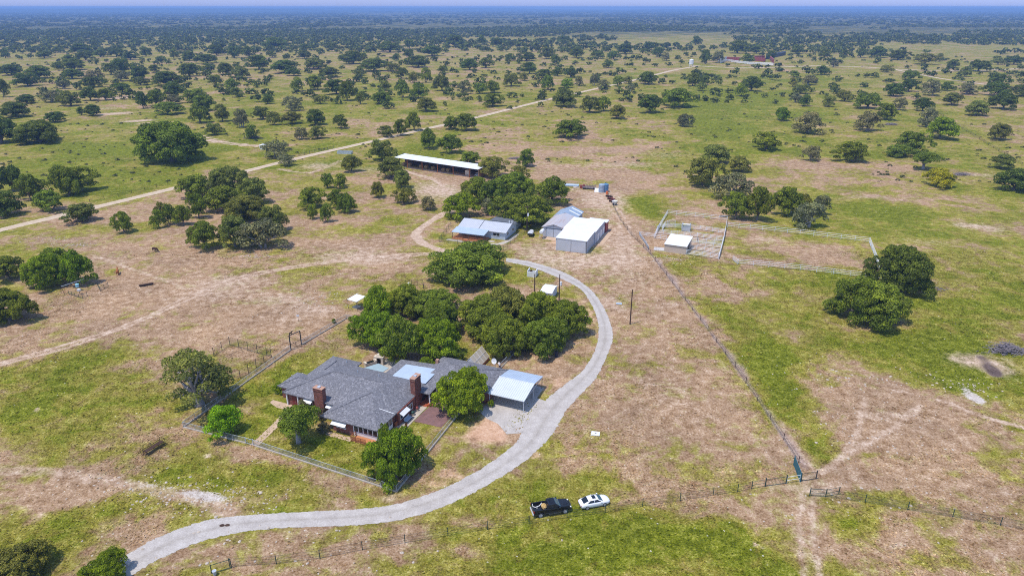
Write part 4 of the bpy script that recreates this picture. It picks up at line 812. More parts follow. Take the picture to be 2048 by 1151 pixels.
def ribbed(g, p0, p1, p2, p3, n, h=.035, w_=.05):
    """standing ribs running from edge p0-p1 to edge p3-p2"""
    p0, p1, p2, p3 = map(Vector, (p0, p1, p2, p3)); nr = (p1-p0).cross(p3-p0).normalized(); nr = nr if nr.z > 0 else -nr; u = (p1-p0).normalized()*w_
    for i in range(n+1):
        t_ = min(max(i/n, .004), .996); a = p0.lerp(p1, t_); b = p3.lerp(p2, t_); g.hull8([a-u/2, a+u/2, b+u/2, b-u/2], [a-u/4+nr*h, a+u/4+nr*h, b+u/4+nr*h, b-u/4+nr*h])
def carport():
    t = thing('carport', 'open two-car carport with ribbed white metal roof beside the brick house', 'carport', tuple(hl(12,18.7)), R(-23))
    L, D, ez, rz_ = 7.3, 9.9, 2.55, 3.45
    r_ = G(); r_.slab([(0,-.1,ez),(L,-.1,ez),(L,D*.52,rz_),(0,D*.52,rz_)], .07); ribbed(r_, (0,-.1,ez),(L,-.1,ez),(L,D*.52,rz_),(0,D*.52,rz_), 17, .06, .12)
    r_.build('roof_front', M['carport_metal'], t)
    q = G(); q.slab([(0,D*.525,rz_),(L,D*.525,rz_),(L,D+.1,ez+.05),(0,D+.1,ez+.05)], .07); ribbed(q, (0,D*.525,rz_),(L,D*.525,rz_),(L,D+.1,ez+.05),(0,D+.1,ez+.05), 16); q.build('roof_back', M['pale_blue'], t)
    G().tube([(-.05,D*.522,rz_+.02),(L+.05,D*.522,rz_+.02)], .09, 6).build('ridge_cap', M['carport_metal'], t)
    for x, y in ((.15,.1),(L-.15,.1),(L-.15,D-.15),(.15,D-.15),(L-.15,D*.52)): G().box(x-.05, x+.05, y-.05, y+.05, 0, ez+.02 if y != D*.52 else rz_-.06).build('post', M['pole_wood'] if y > D-1 else M['siding'], t)
    b = G().box(.1,L-.1,.02,.14,ez-.22,ez-.07).box(.1,L-.1,D-.2,D-.08,ez-.2,ez-.05).box(L-.2,L-.1,.1,D-.1,ez-.2,ez-.08); b.build('beam', M['siding'], t)
carport()

def greenhouse():
    t = thing('greenhouse', 'tent-shaped greenhouse of tan translucent panels behind the brick house wing', 'greenhouse', tuple(hl(2.9,32.2)), R(-23))
    r_ = G(); 
    for s in (-1, 1):
        r_.slab([(0,-2.8,2.9),(0,2.8,2.9),(s*1.75,2.8,.75),(s*1.75,-2.8,.75)], .05)
    r_.build('roof', M['poly'], t); rb = G()
    for s in (-1, 1):
        for y in (-2.8,-1.4,0,1.4,2.8): rb.tube([(0,y,2.97),(s*1.78,y,.80)], .035, 4)
        rb.tube([(s*.9,-2.8,1.88),(s*.9,2.8,1.88)], .03, 4)
    rb.build('frame', M['white_paint'], t)
    G().add([(-1.72,-2.78,.0),(1.72,-2.78,.0),(1.72,-2.78,.75),(0,-2.78,2.85),(-1.72,-2.78,.75)], [(0,1,2,3,4)]).add([(-1.72,2.78,.0),(1.72,2.78,.0),(1.72,2.78,.75),(0,2.78,2.85),(-1.72,2.78,.75)], [(4,3,2,1,0)]).build('end_wall', M['white_paint'], t)
    G().box(-1.75,-1.68,-2.7,2.7,0,.75).box(1.68,1.75,-2.7,2.7,0,.75).build('base_wall', M['wood'], t)
    G().box(-.4,.4,-2.85,-2.79,0,1.9).build('door', M['poly'], t)
greenhouse()

def guest_house():
    t = thing('guest_house', 'small pale blue-grey house with metal roof and covered red deck inside green fence', 'house', (-2.0, 210.8, 0), R(-21))
    G().box(-16.8,-.25,.0,10.0,-.02,2.62).add([(-.26,0,2.62),(-.26,10,2.62),(-.26,5.1,4.05)], [(0,1,2)]).add([(-16.79,0,2.62),(-16.79,10,2.62),(-16.79,5.1,4.05)], [(2,1,0)]).build('wall', M['siding_blue'], t)
    r_ = G(); rm = M['galv_roof']
    for a0, a1, dz in ((-9.6,.25,0),(-17.1,-9.7,.10)):
        for b0, z0, b1, z1 in ((-.45,2.58,5.1,4.2),(10.5,2.58,5.12,4.2)):
            P = [(a0,b0,z0+dz),(a1,b0,z0+dz),(a1,b1,z1+dz),(a0,b1,z1+dz)]; r_.slab(P, .09); ribbed(r_, *P, int((a1-a0)/.6), .03, .04)
    r_.build('roof', rm, t)
    p = G(); P = [(-17.2,-4.7,2.35),(-5.7,-4.7,2.35),(-5.7,-.35,2.98),(-17.2,-.35,2.98)]; p.slab(P, .08); ribbed(p, *P, 18, .03, .04); p.build('porch_roof', M['pale_blue'], t)
    for a in (-16.9,-13.2,-11.2,-8.2,-6.0): G().box(a-.05,a+.05,-4.55,-4.45,.35,2.32).build('porch_post', M['dark_steel'], t)
    G().box(-17.0,-5.8,-4.9,-.02,.0,.36).build('deck', M['deck_wood'], t)
    ra = G()
    for a0, a1 in ((-17.0,-13.2),(-11.2,-5.8)): ra.box(a0,a1,-4.9,-4.8,1.12,1.2).box(a0,a1,-4.89,-4.81,.7,.77); [ra.box(a0+i*.95,a0+i*.95+.08,-4.9,-4.8,.3,1.15) for i in range(int((a1-a0)/.95)+1)]
    ra.build('railing', M['wood'], t)
    G().box(-13.1,-11.3,-5.35,-4.9,0,.24).box(-13.1,-11.3,-5.8,-5.35,0,.12).build('steps', M['wood'], t)
    window(t,-4.4,-2.2,1.1,2.1,y=0.0,cols=2); window(t,-15.6,-14.4,1.1,2.1,y=0.0); window(t,-8.6,-7.4,1.1,2.1,y=0.0); window(t,1.6,2.9,1.1,2.1,x=-.25); window(t,6.2,7.6,1.2,2.1,x=-.25)
    d = G().box(-12.1,-11.1,-.06,0,.36,2.3).build('door', M['white_paint'], t); G().ball((-11.25,-.1,1.3),.05,.05,.05).build('handle', M['dark_steel'], d)
    G().box(-9.6,-1.0,11.0,17.2,-.02,2.4).build('annex_wall', M['siding_blue'], t)
    G().slab([(-10,10.6,2.75),(-.7,10.6,2.75),(-.7,17.5,2.5),(-10,17.5,2.5)], .12).build('annex_roof', plain('dark_grey_roof', (.13,.14,.16), .7, 0, .2, 1), t)
    for a in (-2.4,-1.4): G().cyl(a, 9.3, 3.0, 3.75, .16, 8).build('roof_vent', M['white_metal'], t)
M['galv_roof'] = plain('pale_galvanised_roof', (.55,.555,.575), .45, .2, .07, .4)
guest_house()
GL = Matrix.Translation((-2.0,210.8,0)) @ Matrix.Rotation(R(-21), 4, 'Z')
gl = lambda a, b, z=0: GL @ Vector((a, b, z))
flat('path', [gl(-18.2,-6.9),gl(-5.4,-6.9),gl(-2.2,-6.3),gl(.8,-4.0),gl(1.8,0),gl(1.9,7.5),gl(.5,7.5),gl(.4,.3),gl(-1.2,-3.6),gl(-4,-5.0),gl(-5.7,-5.2),gl(-18.2,-5.2)], M['concrete'], .03)
flat('path', [gl(-3.9+1.1*math.cos(k*.52),-2.6+.9*math.sin(k*.52)) for k in range(12)], M['concrete'], .034)

def shed_wall_ribs(g, a0, a1, y, z0, z1, n, face=-1):
    for i in range(n+1):
        a = a0+(a1-a0)*i/n; g.box(a-.03, a+.03, min(y, y+face*.03), max(y, y+face*.03), z0, z1)
WL = (13.6, 201.2, 0); WR = R(-20.5)
def workshop():
    t = thing('storage_shed', 'square grey metal shed with flat white roof, frontmost of the workshop cluster', 'shed', WL, WR)
    w_ = G().box(0,9.8,0,9.5,-.02,4.0); shed_wall_ribs(w_, .3,9.5,0,.02,3.98,24)
    for i in range(24): b = .2+i*.395; w_.box(9.8,9.83,b-.03,b+.03,.02,3.98)
    w_.build('wall', M['siding'], t); G().slab([(-.15,-.2,4.12),(9.95,-.2,4.06),(9.95,9.55,4.32),(-.15,9.55,4.38)], .14).build('roof', M['white_metal'], t)
    for i in range(2): G().box(.35+i*4.6,4.85+i*4.6,-.085,-.035,.05,3.75).build('door', M['siding'], t)
    G().box(.2,9.6,-.13,-.04,3.76,3.92).build('door_track', M['galv'], t); G().box(4.87,4.93,-.11,-.04,.05,3.75).box(9.72,9.84,-.07,-.035,.0,4.0).build('trim', M['dark_steel'], t)
    t = thing('storage_shed', 'long white-roofed metal shed behind the square shed with tan slab along its side', 'shed', WL, WR)
    w_ = G().box(-.4,10.1,9.62,22.3,-.02,4.0)
    for i in range(31): b = 9.9+i*.4; w_.box(10.1,10.13,b-.03,b+.03,.02,3.98)
    w_.build('wall', M['siding'], t); G().slab([(-.55,9.6,4.38),(10.25,9.6,4.22),(10.25,22.5,4.30),(-.55,22.5,4.46)], .14).build('roof', M['white_metal'], t)
    for b in (12.4,16.2,19.6): G().box(10.14,10.2,b,b+2.6,.02,2.6).build('door', M['white_paint'], t)
    t = thing('storage_shed', 'rearmost low white-roofed shed with dark red end wall', 'shed', WL, WR)
    G().box(4.4,9.6,22.6,26.1,-.02,3.35).build('wall', M['siding'], t); G().slab([(4.2,22.62,3.75),(10.8,22.62,3.6),(10.8,26.3,3.5),(4.2,26.3,3.65)], .12).build('roof', M['white_metal'], t)
    G().box(9.62,10.6,22.7,26.0,-.02,3.4).build('end_wall', M['red_metal'], t)
    t = thing('workshop', 'gabled tin-roofed workshop with large double doors and weathered rust stripes on its roof', 'workshop', WL, WR)
    G().box(-8.1,-.7,12.0,25.9,-.02,3.3).add([(-8.1,12.0,3.3),(-.7,12.0,3.3),(-4.4,12.0,4.35)],[(0,1,2)]).build('wall', M['siding'], t)
    r_ = G()
    for a0, a1 in ((-8.5,-4.4),(.0,-4.38)): P = [(a0,11.6,3.22),(a1,11.6,4.5),(a1,26.0,4.5),(a0,26.0,3.22)]; r_.slab(P if a0 < a1 else P[::-1], .1)
    r_.build('roof', M['tin'], t)
    for i in range(2): G().box(-6.9+i*2.55,-4.4+i*2.55,11.9,11.96,.03,2.8).build('door', M['siding_blue'], t)
    G().box(-7.2,-1.6,11.86,11.97,2.82,2.95).box(-4.43,-4.37,11.88,11.97,.03,2.8).box(-6.98,-6.9,11.89,11.97,.03,2.8).build('door_track', M['dark_steel'], t)
    G().box(-8.12,-.72,11.93,11.985,3.2,3.32).build('trim', M['white_metal'], t); G().cyl(-4.4,11.85,3.72,3.9,.1,8).build('lamp', M['dark_steel'], t)
    t = thing('workshop', 'blue-grey gabled shed with pale skylight strips at the back of the workshop', 'workshop', WL, WR)
    G().box(-8.6,-.8,26.05,34.8,-.02,2.9).add([(-8.6,34.79,2.9),(-.8,34.79,2.9),(-4.7,34.79,4.4)],[(2,1,0)]).build('wall', M['galv_blue'], t)
    r_ = G()
    for a0, a1 in ((-9.0,-4.7),(-.4,-4.68)): P = [(a0,26.02,2.85),(a1,26.02,4.6),(a1,35.1,4.6),(a0,35.1,2.85)]; r_.slab(P if a0 < a1 else P[::-1], .1); ribbed(r_, (a0,26.1,2.85),(a0,35.1,2.85),(a1,35.1,4.6),(a1,26.1,4.6), 14, .03, .05)
    r_.build('roof', M['galv_blue'], t)
    for b in (29.2,32.6): G().slab([(-.5,b,2.96),(-4.3,b,4.51),(-4.3,b+1.0,4.51),(-.5,b+1.0,2.96)], .03).build('skylight', M['white_metal'], t)
workshop()
WM = Matrix.Translation(WL) @ Matrix.Rotation(WR, 4, 'Z'); wl = lambda a, b, z=0: WM @ Vector((a, b, z))
flat('workshop_slab', [wl(-6.6,8.7),wl(-1.4,8.9),wl(-.9,11.8),wl(-6.9,11.8)], M['slab_tan'], .04)
flat('shed_slab', [wl(10.4,10.6),wl(12.7,10.4),wl(12.9,24.0),wl(10.4,24.0)], M['slab_tan'], .05)

def hay_barn():
    t = thing('hay_shed', 'very long open-fronted hay shed with white mono-pitch roof', 'shed', (-14.9,297.2,0), R(-32))
    Ln = 47.6; D = 6.4
    r_ = G(); P = [(-Ln,-.6,4.35),(.4,-.6,4.15),(.4,D+.4,4.65),(-Ln,D+.4,4.85)]; r_.slab(P, .12); ribbed(r_, *P, 54, .03, .05); r_.build('roof', M['white_metal'], t)
    G().box(-Ln+.3,0,D-.1,D,-.02,4.4).build('back_wall', M['pole_wood'], t)
    G().side_prism([(-.1,0),(.15,0),(.15,4.1),(-.1,4.1)], .05, D).build('end_wall', M['wood_tan'], t)
    for i in range(6): G().box(-8.9*i-4.6-.11,-8.9*i-4.6+.11,-.35,-.13,0,4.1).build('post', M['wood'], t)
    for i in range(6): G().box(-8.9*i-4.6-.1,-8.9*i-4.6+.1,4.4,4.6,0,4.2).build('inner_post', M['pole_wood'], t)
    rl = G(); 
    for z in (.55,.85,1.15): rl.tube([(-Ln+.5,-.24,z),(-.2,-.24,z)], .035, 5)
    rl.build('rail', M['rust'], t); G().box(-Ln+.5,-.2,-.02,.06,0,.55).build('feed_bunk', M['dead_wood'], t)
    G().box(-7.7,-5.6,.8,2.4,0,2.6).build('cabinet', M['cream'], t)
    for k, (x, y) in enumerate(((-45.0,3.2),(-41.6,3.0),(-34.5,2.8),(-31.6,3.2),(-27.4,2.9),(-21.4,3.0),(-19.0,3.3))):
        p = Matrix.Translation((-14.9,297.2,0)) @ Matrix.Rotation(R(-32), 4, 'Z') @ Vector((x, y, 0))
        b = G(); b.tube([(-.75,0,.85),(-.68,0,.85),(.68,0,.85),(.75,0,.85)], [.7,.86,.86,.7], 18)
        o = b.build('hay_bale', M['hay']); o.location = p; o.rotation_euler = (0, 0, R(-34.7+90+random.uniform(-15,15)))
        tag(o, f'round tan hay bale, {ORD[k] if k else "leftmost"}{" from left" if 0 < k < 6 else ""} inside the long hay shed' if k < 6 else 'rightmost round tan hay bale inside the long hay shed', 'hay bale', 'round hay bales in the shed')
    p = Matrix.Translation((-14.9,297.2,0)) @ Matrix.Rotation(R(-32), 4, 'Z') @ Vector((-1.9, 1.6, 0))
    u = thing('utility_cart', 'white utility cart parked in the right end of the hay shed', 'cart', tuple(p), R(-32))
    G().hull8([(-.7,-.8,.45),(.7,-.8,.45),(.7,.8,.45),(-.7,.8,.45)],[(-.65,-.6,1.1),(.65,-.6,1.1),(.65,.8,1.0),(-.65,.8,1.0)]).build('body', M['white_paint'], u)
    c = G(); [c.tube([(sx*.62,-.3,1.05),(sx*.55,-.1,1.9),(sx*.55,.7,1.9),(sx*.62,.8,1.0)], .04, 5) for sx in (-1,1)]; c.box(-.6,.6,-.15,.75,1.88,1.93); c.build('roll_cage', M['white_paint'], u)
    for sx in (-.72,.72):
        for y in (-.55,.6): G().tube([(sx-.1,y,.32),(sx+.1,y,.32)], .32, 14).build('wheel', M['rubber'], u)
    G().box(-.5,.5,-.83,-.81,.6,.95).build('grille', M['black'], u)
M['wood_tan'] = plain('weathered_boards', (.36,.22,.13), .8, 0, .2, 1.2, .1)
hay_barn()

def small_buildings():
    p0, p1, p2, p3 = at(1328,503), at(1371,509), None, None; d = (p1-p0); an = math.atan2(d.y, d.x); L = d.length; D = 8.6
    t = thing('livestock_shed', 'tan metal shed with white sloping roof standing in the cattle pens', 'shed', tuple(p0), an)
    G().box(0,L,0,D,-.02,2.55).build('wall', M['tan_siding'], t); G().slab([(-.15,-.25,2.62),(L+.25,-.25,2.62),(L+.25,D+.2,3.3),(-.15,D+.2,3.3)], .12).build('roof', M['white_metal'], t)
    G().add([(L-.001,0,2.5),(L-.001,D,2.5),(L-.001,D,3.15)],[(0,1,2)]).build('gable_wall', M['tan_siding'], t); G().box(L,L+.04,2.5,5.6,0,2.2).build('door', M['dark_steel'], t)
    # cistern: roofless white block box
    c0, c1 = at(1054,553), at(1069.5,554.5); d = c1-c0; an = math.atan2(d.y, d.x); L = 2.5; D = 2.6
    t = thing('cistern', 'roofless white concrete block enclosure beside the curved driveway', 'cistern', tuple(c0), an)
    G().box(0,L,0,.2,0,1.5).box(L-.2,L,.2,D,0,1.75).box(0,.2,.2,D,0,1.75).box(.2,L-.2,D-.2,D,0,1.1).build('wall', M['white_paint'], t); G().cyl(.9,1.3,0,1.5,.35,10).build('pump', M['rust'], t)
    c0, c1 = at(1079,583,2.1), at(1104,587,2.0); d = c1-c0; an = math.atan2(d.y, d.x); L = Vector((d.x,d.y)).length; c0.z = 0
    t = thing('pump_house', 'small white shed with pale metal roof between the utility poles and oaks', 'shed', tuple(c0), an); D = 5.4
    G().box(.15,L-.15,.2,D-.2,-.02,2.0).build('wall', M['siding_blue'], t)
    G().slab([(0,0,2.05),(L,0,2.0),(L,D*.6,2.5),(0,D*.6,2.55)], .07).slab([(0,D*.602,2.55),(L,D*.602,2.5),(L,D,2.15),(0,D,2.2)], .07).build('roof', M['white_metal'], t); G().box(L-.16,L-.1,.8,1.7,0,1.9).build('door', M['white_paint'], t)
    c0 = at(694,598,2.5); c0.z = 0; c1 = at(715,604,2.5); an = math.atan2(c1.y-c0.y, c1.x-c0.x)
    t = thing('shade_canopy', 'small white flat-roofed canopy on thin posts left of the big oaks', 'canopy', tuple(c0), an)
    G().slab([(0,0,2.5),(3.2,0,2.5),(3.2,3.4,2.75),(0,3.4,2.75)], .08).build('roof', M['white_metal'], t)
    for x, y in ((.1,.1),(3.1,.1),(3.1,3.3),(.1,3.3)): G().cyl(x, y, 0, 2.45+.07*y, .05, 6).build('post', M['dark_steel'], t)
    G().box(.6,2.4,.8,2.4,0,.25).build('floor_slab', M['concrete'], t)
    # far red-walled compound
    q0, q1, q2 = at(1452,122), at(1548,126), at(1537,117)
    t = thing('red_compound', 'far long dark red low wall of a pen compound', 'building', tuple(at(1452,120))); base = t.location.copy()
    rel = lambda u, v: at(u, v)-base
    for (a, b) in (((1452,121.5),(1480,122.5)),((1508,122),(1529,124)),((1509,119),(1529,118.5)),((1539,120),(1545,126))):
        A_, B_ = rel(*a), rel(*b); dv = (B_-A_); nrm = Vector((-dv.y, dv.x, 0)).normalized()*1.5
        G().hull8([A_, B_, B_+nrm, A_+nrm], [A_+Vector((0,0,5.0)), B_+Vector((0,0,5.0)), B_+nrm+Vector((0,0,5.0)), A_+nrm+Vector((0,0,5.0))]).build('wall', M['red_metal'], t)
    A_, B_ = rel(1440,127), rel(1452,122); nrm = Vector((1.5,3,0)); G().hull8([A_,B_,B_+nrm,A_+nrm],[p+Vector((0,0,6)) for p in (A_,B_,B_+nrm,A_+nrm)]).build('white_block', M['white_paint'], t)
    t = thing('barn', 'far long dark low shed right of the red compound', 'barn', tuple(at(1532,118)))
    base = t.location.copy(); A_, B_ = rel(1532,119), rel(1571,110.5); nrm = Vector((4,14,0)); z_ = Vector((0,0,4.5)); G().hull8([A_,B_,B_+nrm,A_+nrm],[A_+z_,B_+z_,B_+nrm+z_,A_+nrm+z_]).build('wall', M['dark_steel'], t)
    e_ = Vector((0,0,4.6)); G().hull8([A_+e_-nrm*.05,B_+e_-nrm*.05,B_+nrm*1.05+e_,A_+nrm*1.05+e_],[A_+e_*1.0+nrm*.5+Vector((0,0,1.2)),B_+e_+nrm*.5+Vector((0,0,1.2)),B_+nrm*.52+e_+Vector((0,0,1.2)),A_+nrm*.52+e_+Vector((0,0,1.2))]).build('roof', M['dark_steel'], t)
    t = thing('water_tower', 'small white water tank on legs beside the far dirt road', 'water tank', tuple(at(1382,133)))
    G().cyl(0,0,2.5,8,2.7,14).tube([(0,0,8),(0,0,9)],[2.7,.4],14).build('tank', M['white_paint'], t)
    for x, y in ((-1.9,-1.6),(1.9,-1.6),(1.9,1.6),(-1.9,1.6)): G().tube([(x*1.15,y*1.15,0),(x,y,2.6)], .22, 5).build('leg', M['white_paint'], t)
    # fireplace, counter and table in the courtyard
    c = at(759,720,.8); t = thing('outdoor_fireplace', 'cream masonry outdoor fireplace in the courtyard behind the brick house', 'fireplace', (c.x, c.y, 0), R(-15))
    G().box(-1.0,-.55,-.5,.5,0,1.5).box(.55,1.0,-.5,.5,0,1.5).box(-.55,.55,.1,.5,0,1.5).box(-1.05,1.05,-.52,.52,1.5,1.8).hull8([(-.7,-.3,1.8),(.7,-.3,1.8),(.7,.5,1.8),(-.7,.5,1.8)],[(-.45,-.1,2.25),(.45,-.1,2.25),(.45,.4,2.25),(-.45,.4,2.25)]).build('body', M['cream'], t); G().box(-.52,.52,.02,.09,.2,1.45).build('firebox', M['black'], t)
    c = at(741,728,.5); t = thing('barbecue_counter', 'cream masonry barbecue counter left of the courtyard fireplace', 'counter', (c.x, c.y, 0), R(38))
    G().box(-1.3,1.3,-.45,.45,0,1.0).box(-1.35,-.95,-.5,.5,1.0,1.35).box(.95,1.35,-.5,.5,1.0,1.35).build('body', M['cream'], t); G().box(-.8,.8,-.38,.38,1.0,1.12).build('grill', M['black'], t)
    c = at(756,735,.4); t = thing('picnic_table', 'dark round picnic table on the courtyard paving', 'table', (c.x, c.y, 0))
    G().cyl(0,0,.70,.76,.75,16).build('table_top', M['rust'], t); G().cyl(0,0,0,.7,.1,8).build('pedestal', M['rust'], t)
    for k in range(4):
        a = k*math.pi/2+.4; b = G().hull8([(1.0*math.cos(a-.35),1.0*math.sin(a-.35),.42),(1.25*math.cos(a-.3),1.25*math.sin(a-.3),.42),(1.25*math.cos(a+.3),1.25*math.sin(a+.3),.42),(1.0*math.cos(a+.35),1.0*math.sin(a+.35),.42)],[(1.0*math.cos(a-.35),1.0*math.sin(a-.35),.47),(1.25*math.cos(a-.3),1.25*math.sin(a-.3),.47),(1.25*math.cos(a+.3),1.25*math.sin(a+.3),.47),(1.0*math.cos(a+.35),1.0*math.sin(a+.35),.47)])
        b.tube([(1.1*math.cos(a),1.1*math.sin(a),0),(1.1*math.cos(a),1.1*math.sin(a),.43)],.05,6); b.build('bench', M['rust'], t)
    # satellite dish, bench beside brick wall, planters
    c = hl(7.6,31.2); t = thing('satellite_dish', 'white satellite dish on a tripod behind the shingled wing', 'satellite dish', tuple(c), R(-30))
    dz = G(); q = Quaternion((1,0,0), R(70)); vs = []; fs = []
    for j in range(5):
        for i in range(16): a = 2*math.pi*i/16; rr = .62*j/4; vs.append(q @ Vector((rr*math.cos(a), rr*math.sin(a), .35*rr*rr))+Vector((0,-.1,2.3)))
    for j in range(4):
        for i in range(16): fs.append((j*16+i, (j+1)*16+i, (j+1)*16+(i+1)%16, j*16+(i+1)%16))
    dz.add(vs, fs).build('dish', M['white_paint'], t, True)
    for k in range(3): G().tube([(.55*math.cos(k*2.1),.55*math.sin(k*2.1),0),(0,.05,1.9)], .035, 5).build('leg', M['siding'], t)
    G().tube([(0,-.1,2.3),(0,-.75,2.5)], .025, 5).build('feed_arm', M['dark_steel'], t); G().tube([(0,.05,1.85),(0,-.05,2.3)], .05, 6).build('mast', M['dark_steel'], t)
    c = hl(.75,8.0); t = thing('garden_bench', 'pale blue-grey garden bench on the front path against the brick wall', 'bench', tuple(c), R(-23+90))
    G().box(-.9,.9,-.3,.3,.40,.48).build('seat', M['pale_blue'], t); G().box(-.9,.9,.28,.36,.48,.95).build('backrest', M['pale_blue'], t)
    for x in (-.8,.8): G().box(x-.05,x+.05,-.28,.3,0,.4).build('leg', M['dark_steel'], t)
    for (a, b, r_, lab, mt) in ((.55,10.0,.35,'grey-blue potted plant by the bench on the front path','pale_blue'),(.5,11.6,.3,'potted red plant beside the tall front chimney','red_metal')):
        c = hl(a, b); t = thing('plant_pot', lab, 'plant pot', tuple(c)); G().tube([(0,0,0),(0,0,.45)],[r_*.7,r_],12).build('pot', M['cream'], t); G().ball((0,0,.62), r_*1.1, r_*1.1, .32, 9, 6).build('plant', M[mt] if mt == 'red_metal' else M['green_steel'], t)
small_buildings()
# ------------------------------------------------------------------ fences
def along(P, step):
    """points every ~step along a polyline, corners kept"""
    o = []
    for a, b in zip(P[:-1], P[1:]):
        n = max(1, round((b-a).length/step)); o += [a.lerp(b, i/n) for i in range(n)]
    return o+[P[-1]]
def fence(name, label, pts, h, step, post_r, mats, net=None, rails=(), rail_r=.03, kerb=None, cat='fence', group=None, world=False, n_post=6):
    P = [p if isinstance(p, Vector) else at(*p) for p in pts]; base = P[0].copy(); P = [p-base for p in P]
    t = thing(name, label, cat, tuple(base), 0, group); pm = G().cyl(0,0,0,1,1,n_post).mesh('post', M[mats[0]])
    for p in along(P, step)[:100]:
        o = bpy.data.objects.new('post', pm); C.objects.link(o); o.parent = t; o.location = p; o.scale = (post_r, post_r, h+.05)
    for z in rails: G().tube([tuple(p+Vector((0,0,z))) for p in P], rail_r, 5).build('rail', M[mats[1]], t)
    if net:
        g = G()
        for a, b in zip(P[:-1], P[1:]): g.quad(tuple(a+Vector((0,0,.03))), tuple(b+Vector((0,0,.03))), tuple(b+Vector((0,0,h))), tuple(a+Vector((0,0,h))))
        g.build('wire_mesh', M[net], t)
    if kerb:
        g = G()
        for a, b in zip(P[:-1], P[1:]):
            d = (b-a).normalized(); s = Vector((-d.y,d.x,0))*kerb[0]/2; z = Vector((0,0,kerb[1])); g.hull8([a-s-d*.1,b-s+d*.1,b+s+d*.1,a+s-d*.1],[a-s-d*.1+z,b-s+d*.1+z,b+s+d*.1+z,a+s-d*.1+z])
        g.build('kerb', M['concrete'], t)
    return t
def gate(name, label, a, b, h, mat, nb, post_h=None, lift=.12, horizontal=False):
    a, b = (p if isinstance(p, Vector) else at(*p) for p in (a, b)); d = b-a; L = d.length
    t = thing(name, label, 'gate', tuple(a), math.atan2(d.y, d.x)); g = G()
    g.tube([(.08,0,lift),(.08,0,h)],.035,5).tube([(L-.08,0,lift),(L-.08,0,h)],.035,5).tube([(.08,0,h),(L-.08,0,h)],.035,5).tube([(.08,0,lift),(L-.08,0,lift)],.035,5).build('frame', M[mat], t)
    b_ = G()
    for i in range(1, nb): 
        if horizontal: z = lift+(h-lift)*i/nb; b_.tube([(.08,0,z),(L-.08,0,z)], .028, 5)
        else: x = L*i/nb; b_.tube([(x,0,lift),(x,0,h)], .02, 4)
    b_.build('bars', M[mat], t)
    if post_h:
        for x in (0, L): G().cyl(x,0,0,post_h,.075,7).build('post', M[mat], t)
    return t
yard = 'pale chain-link fence on a concrete kerb, '
fence('yard_fence', yard+'front side of the brick house yard', [(507,890),(793,983),(925,818)], 1.15, 3.0, .035, ('galv','galv'), 'chain_link', (1.17,), .03, (.22,.22))
fence('yard_fence', yard+'left front corner of the brick house yard', [(492,886),(367,854),(581,700)], 1.15, 3.0, .035, ('galv','galv'), 'chain_link', (1.17,), .03, (.22,.22))
fence('yard_fence', yard+'back left side near the white canopy', [(604,689),(693,637),(738,648)], 1.15, 3.0, .035, ('galv','galv'), 'chain_link', (1.17,), .03, (.22,.22))
fence('yard_fence', yard+'short run behind the greenhouse', [(1000,737),(1030,704),(1040,690)], 1.15, 3.0, .035, ('galv','galv'), 'chain_link', (1.17,), .03, (.22,.12))
gate('walk_gate', 'small grey walk-through gate where the front path meets the yard fence', (492,886), (507,890), 1.15, 'galv', 4, 1.3)
# arch gate with a small animal cut-out on top
a, b = at(582,699), at(603,689); t = thing('arched_gate', 'tall dark metal frame gate with a small animal cut-out on top, in the yard fence', 'gate', tuple(a), math.atan2(b.y-a.y, b.x-a.x)); L = (b-a).length
for x in (0, L): G().box(x-.09,x+.09,-.09,.09,0,3.4).build('post', M['dark_steel'], t)
G().box(-.09,L+.09,-.07,.07,3.4,3.52).build('beam', M['dark_steel'], t)
g = G().box(.12,L-.12,-.03,.03,.15,.21).box(.12,L-.12,-.03,.03,1.25,1.31).box(L/2-.05,L/2+.05,-.03,.03,.15,1.3)
for i in range(1, 14): g.tube([(.12+(L-.24)*i/14,0,.2),(.12+(L-.24)*i/14,0,1.28)],.016,4)
g.build('gate_leaf', M['dark_steel'], t)
prof = [(-.55,.0),(-.42,.0),(-.40,.30),(.05,.30),(.07,.0),(.2,.0),(.22,.42),(.42,.62),(.62,.66),(.60,.80),(.42,.86),(.36,1.02),(.30,.84),(.1,.62),(-.5,.60),(-.62,.3)]
G().side_prism([(.55+x*.9, 3.52+z*.9) for x, z in prof], -.025, .025).build('animal_cutout', M['black'], t)
fence('guest_fence', 'dark green chain-link fence round the guest house lawn', [(902,452),(878,484),(953,493.5),(1007,501),(1055,461)], 1.5, 3.2, .05, ('green_steel','green_steel'), 'green_net', (1.5,), .03)
fence('garden_fence', 'tall wire-fenced garden pen outside the yard fence', [(428,712),(460,690),(534,711),(543,714),(481,757),(447,748)], 2.1, 2.6, .055, ('dark_steel','dark_steel'), 'green_net', (.06,), .03)
fence('garden_fence', 'low wire partition inside the tall garden pen', [(440,722),(484,702)], .5, 3.0, .04, ('dark_steel','dark_steel'), None, (.45,), .03)
fence('pasture_fence', 'long wire pasture fence running down from the workshop to the green gate', RIGHT_FENCE, 1.35, 6.0, .055, ('pole_wood','dark_steel'), 'dark_net', (1.1,.55), .02)
fence('road_fence', 'wire fence on steel posts along the lower edge, left of the double gate', [(460,1133),(553,1127),(640,1116),(725,1099),(810,1085),(896,1071),(975,1058),(1058,1047),(1134,1035),(1210,1025),(1285,1012),(1360,1001),(1426,990),(1475,983),(1503,977)], 1.5, 6.0, .055, ('green_steel','dark_steel'), 'dark_net', (1.4,.9,.45), .014)
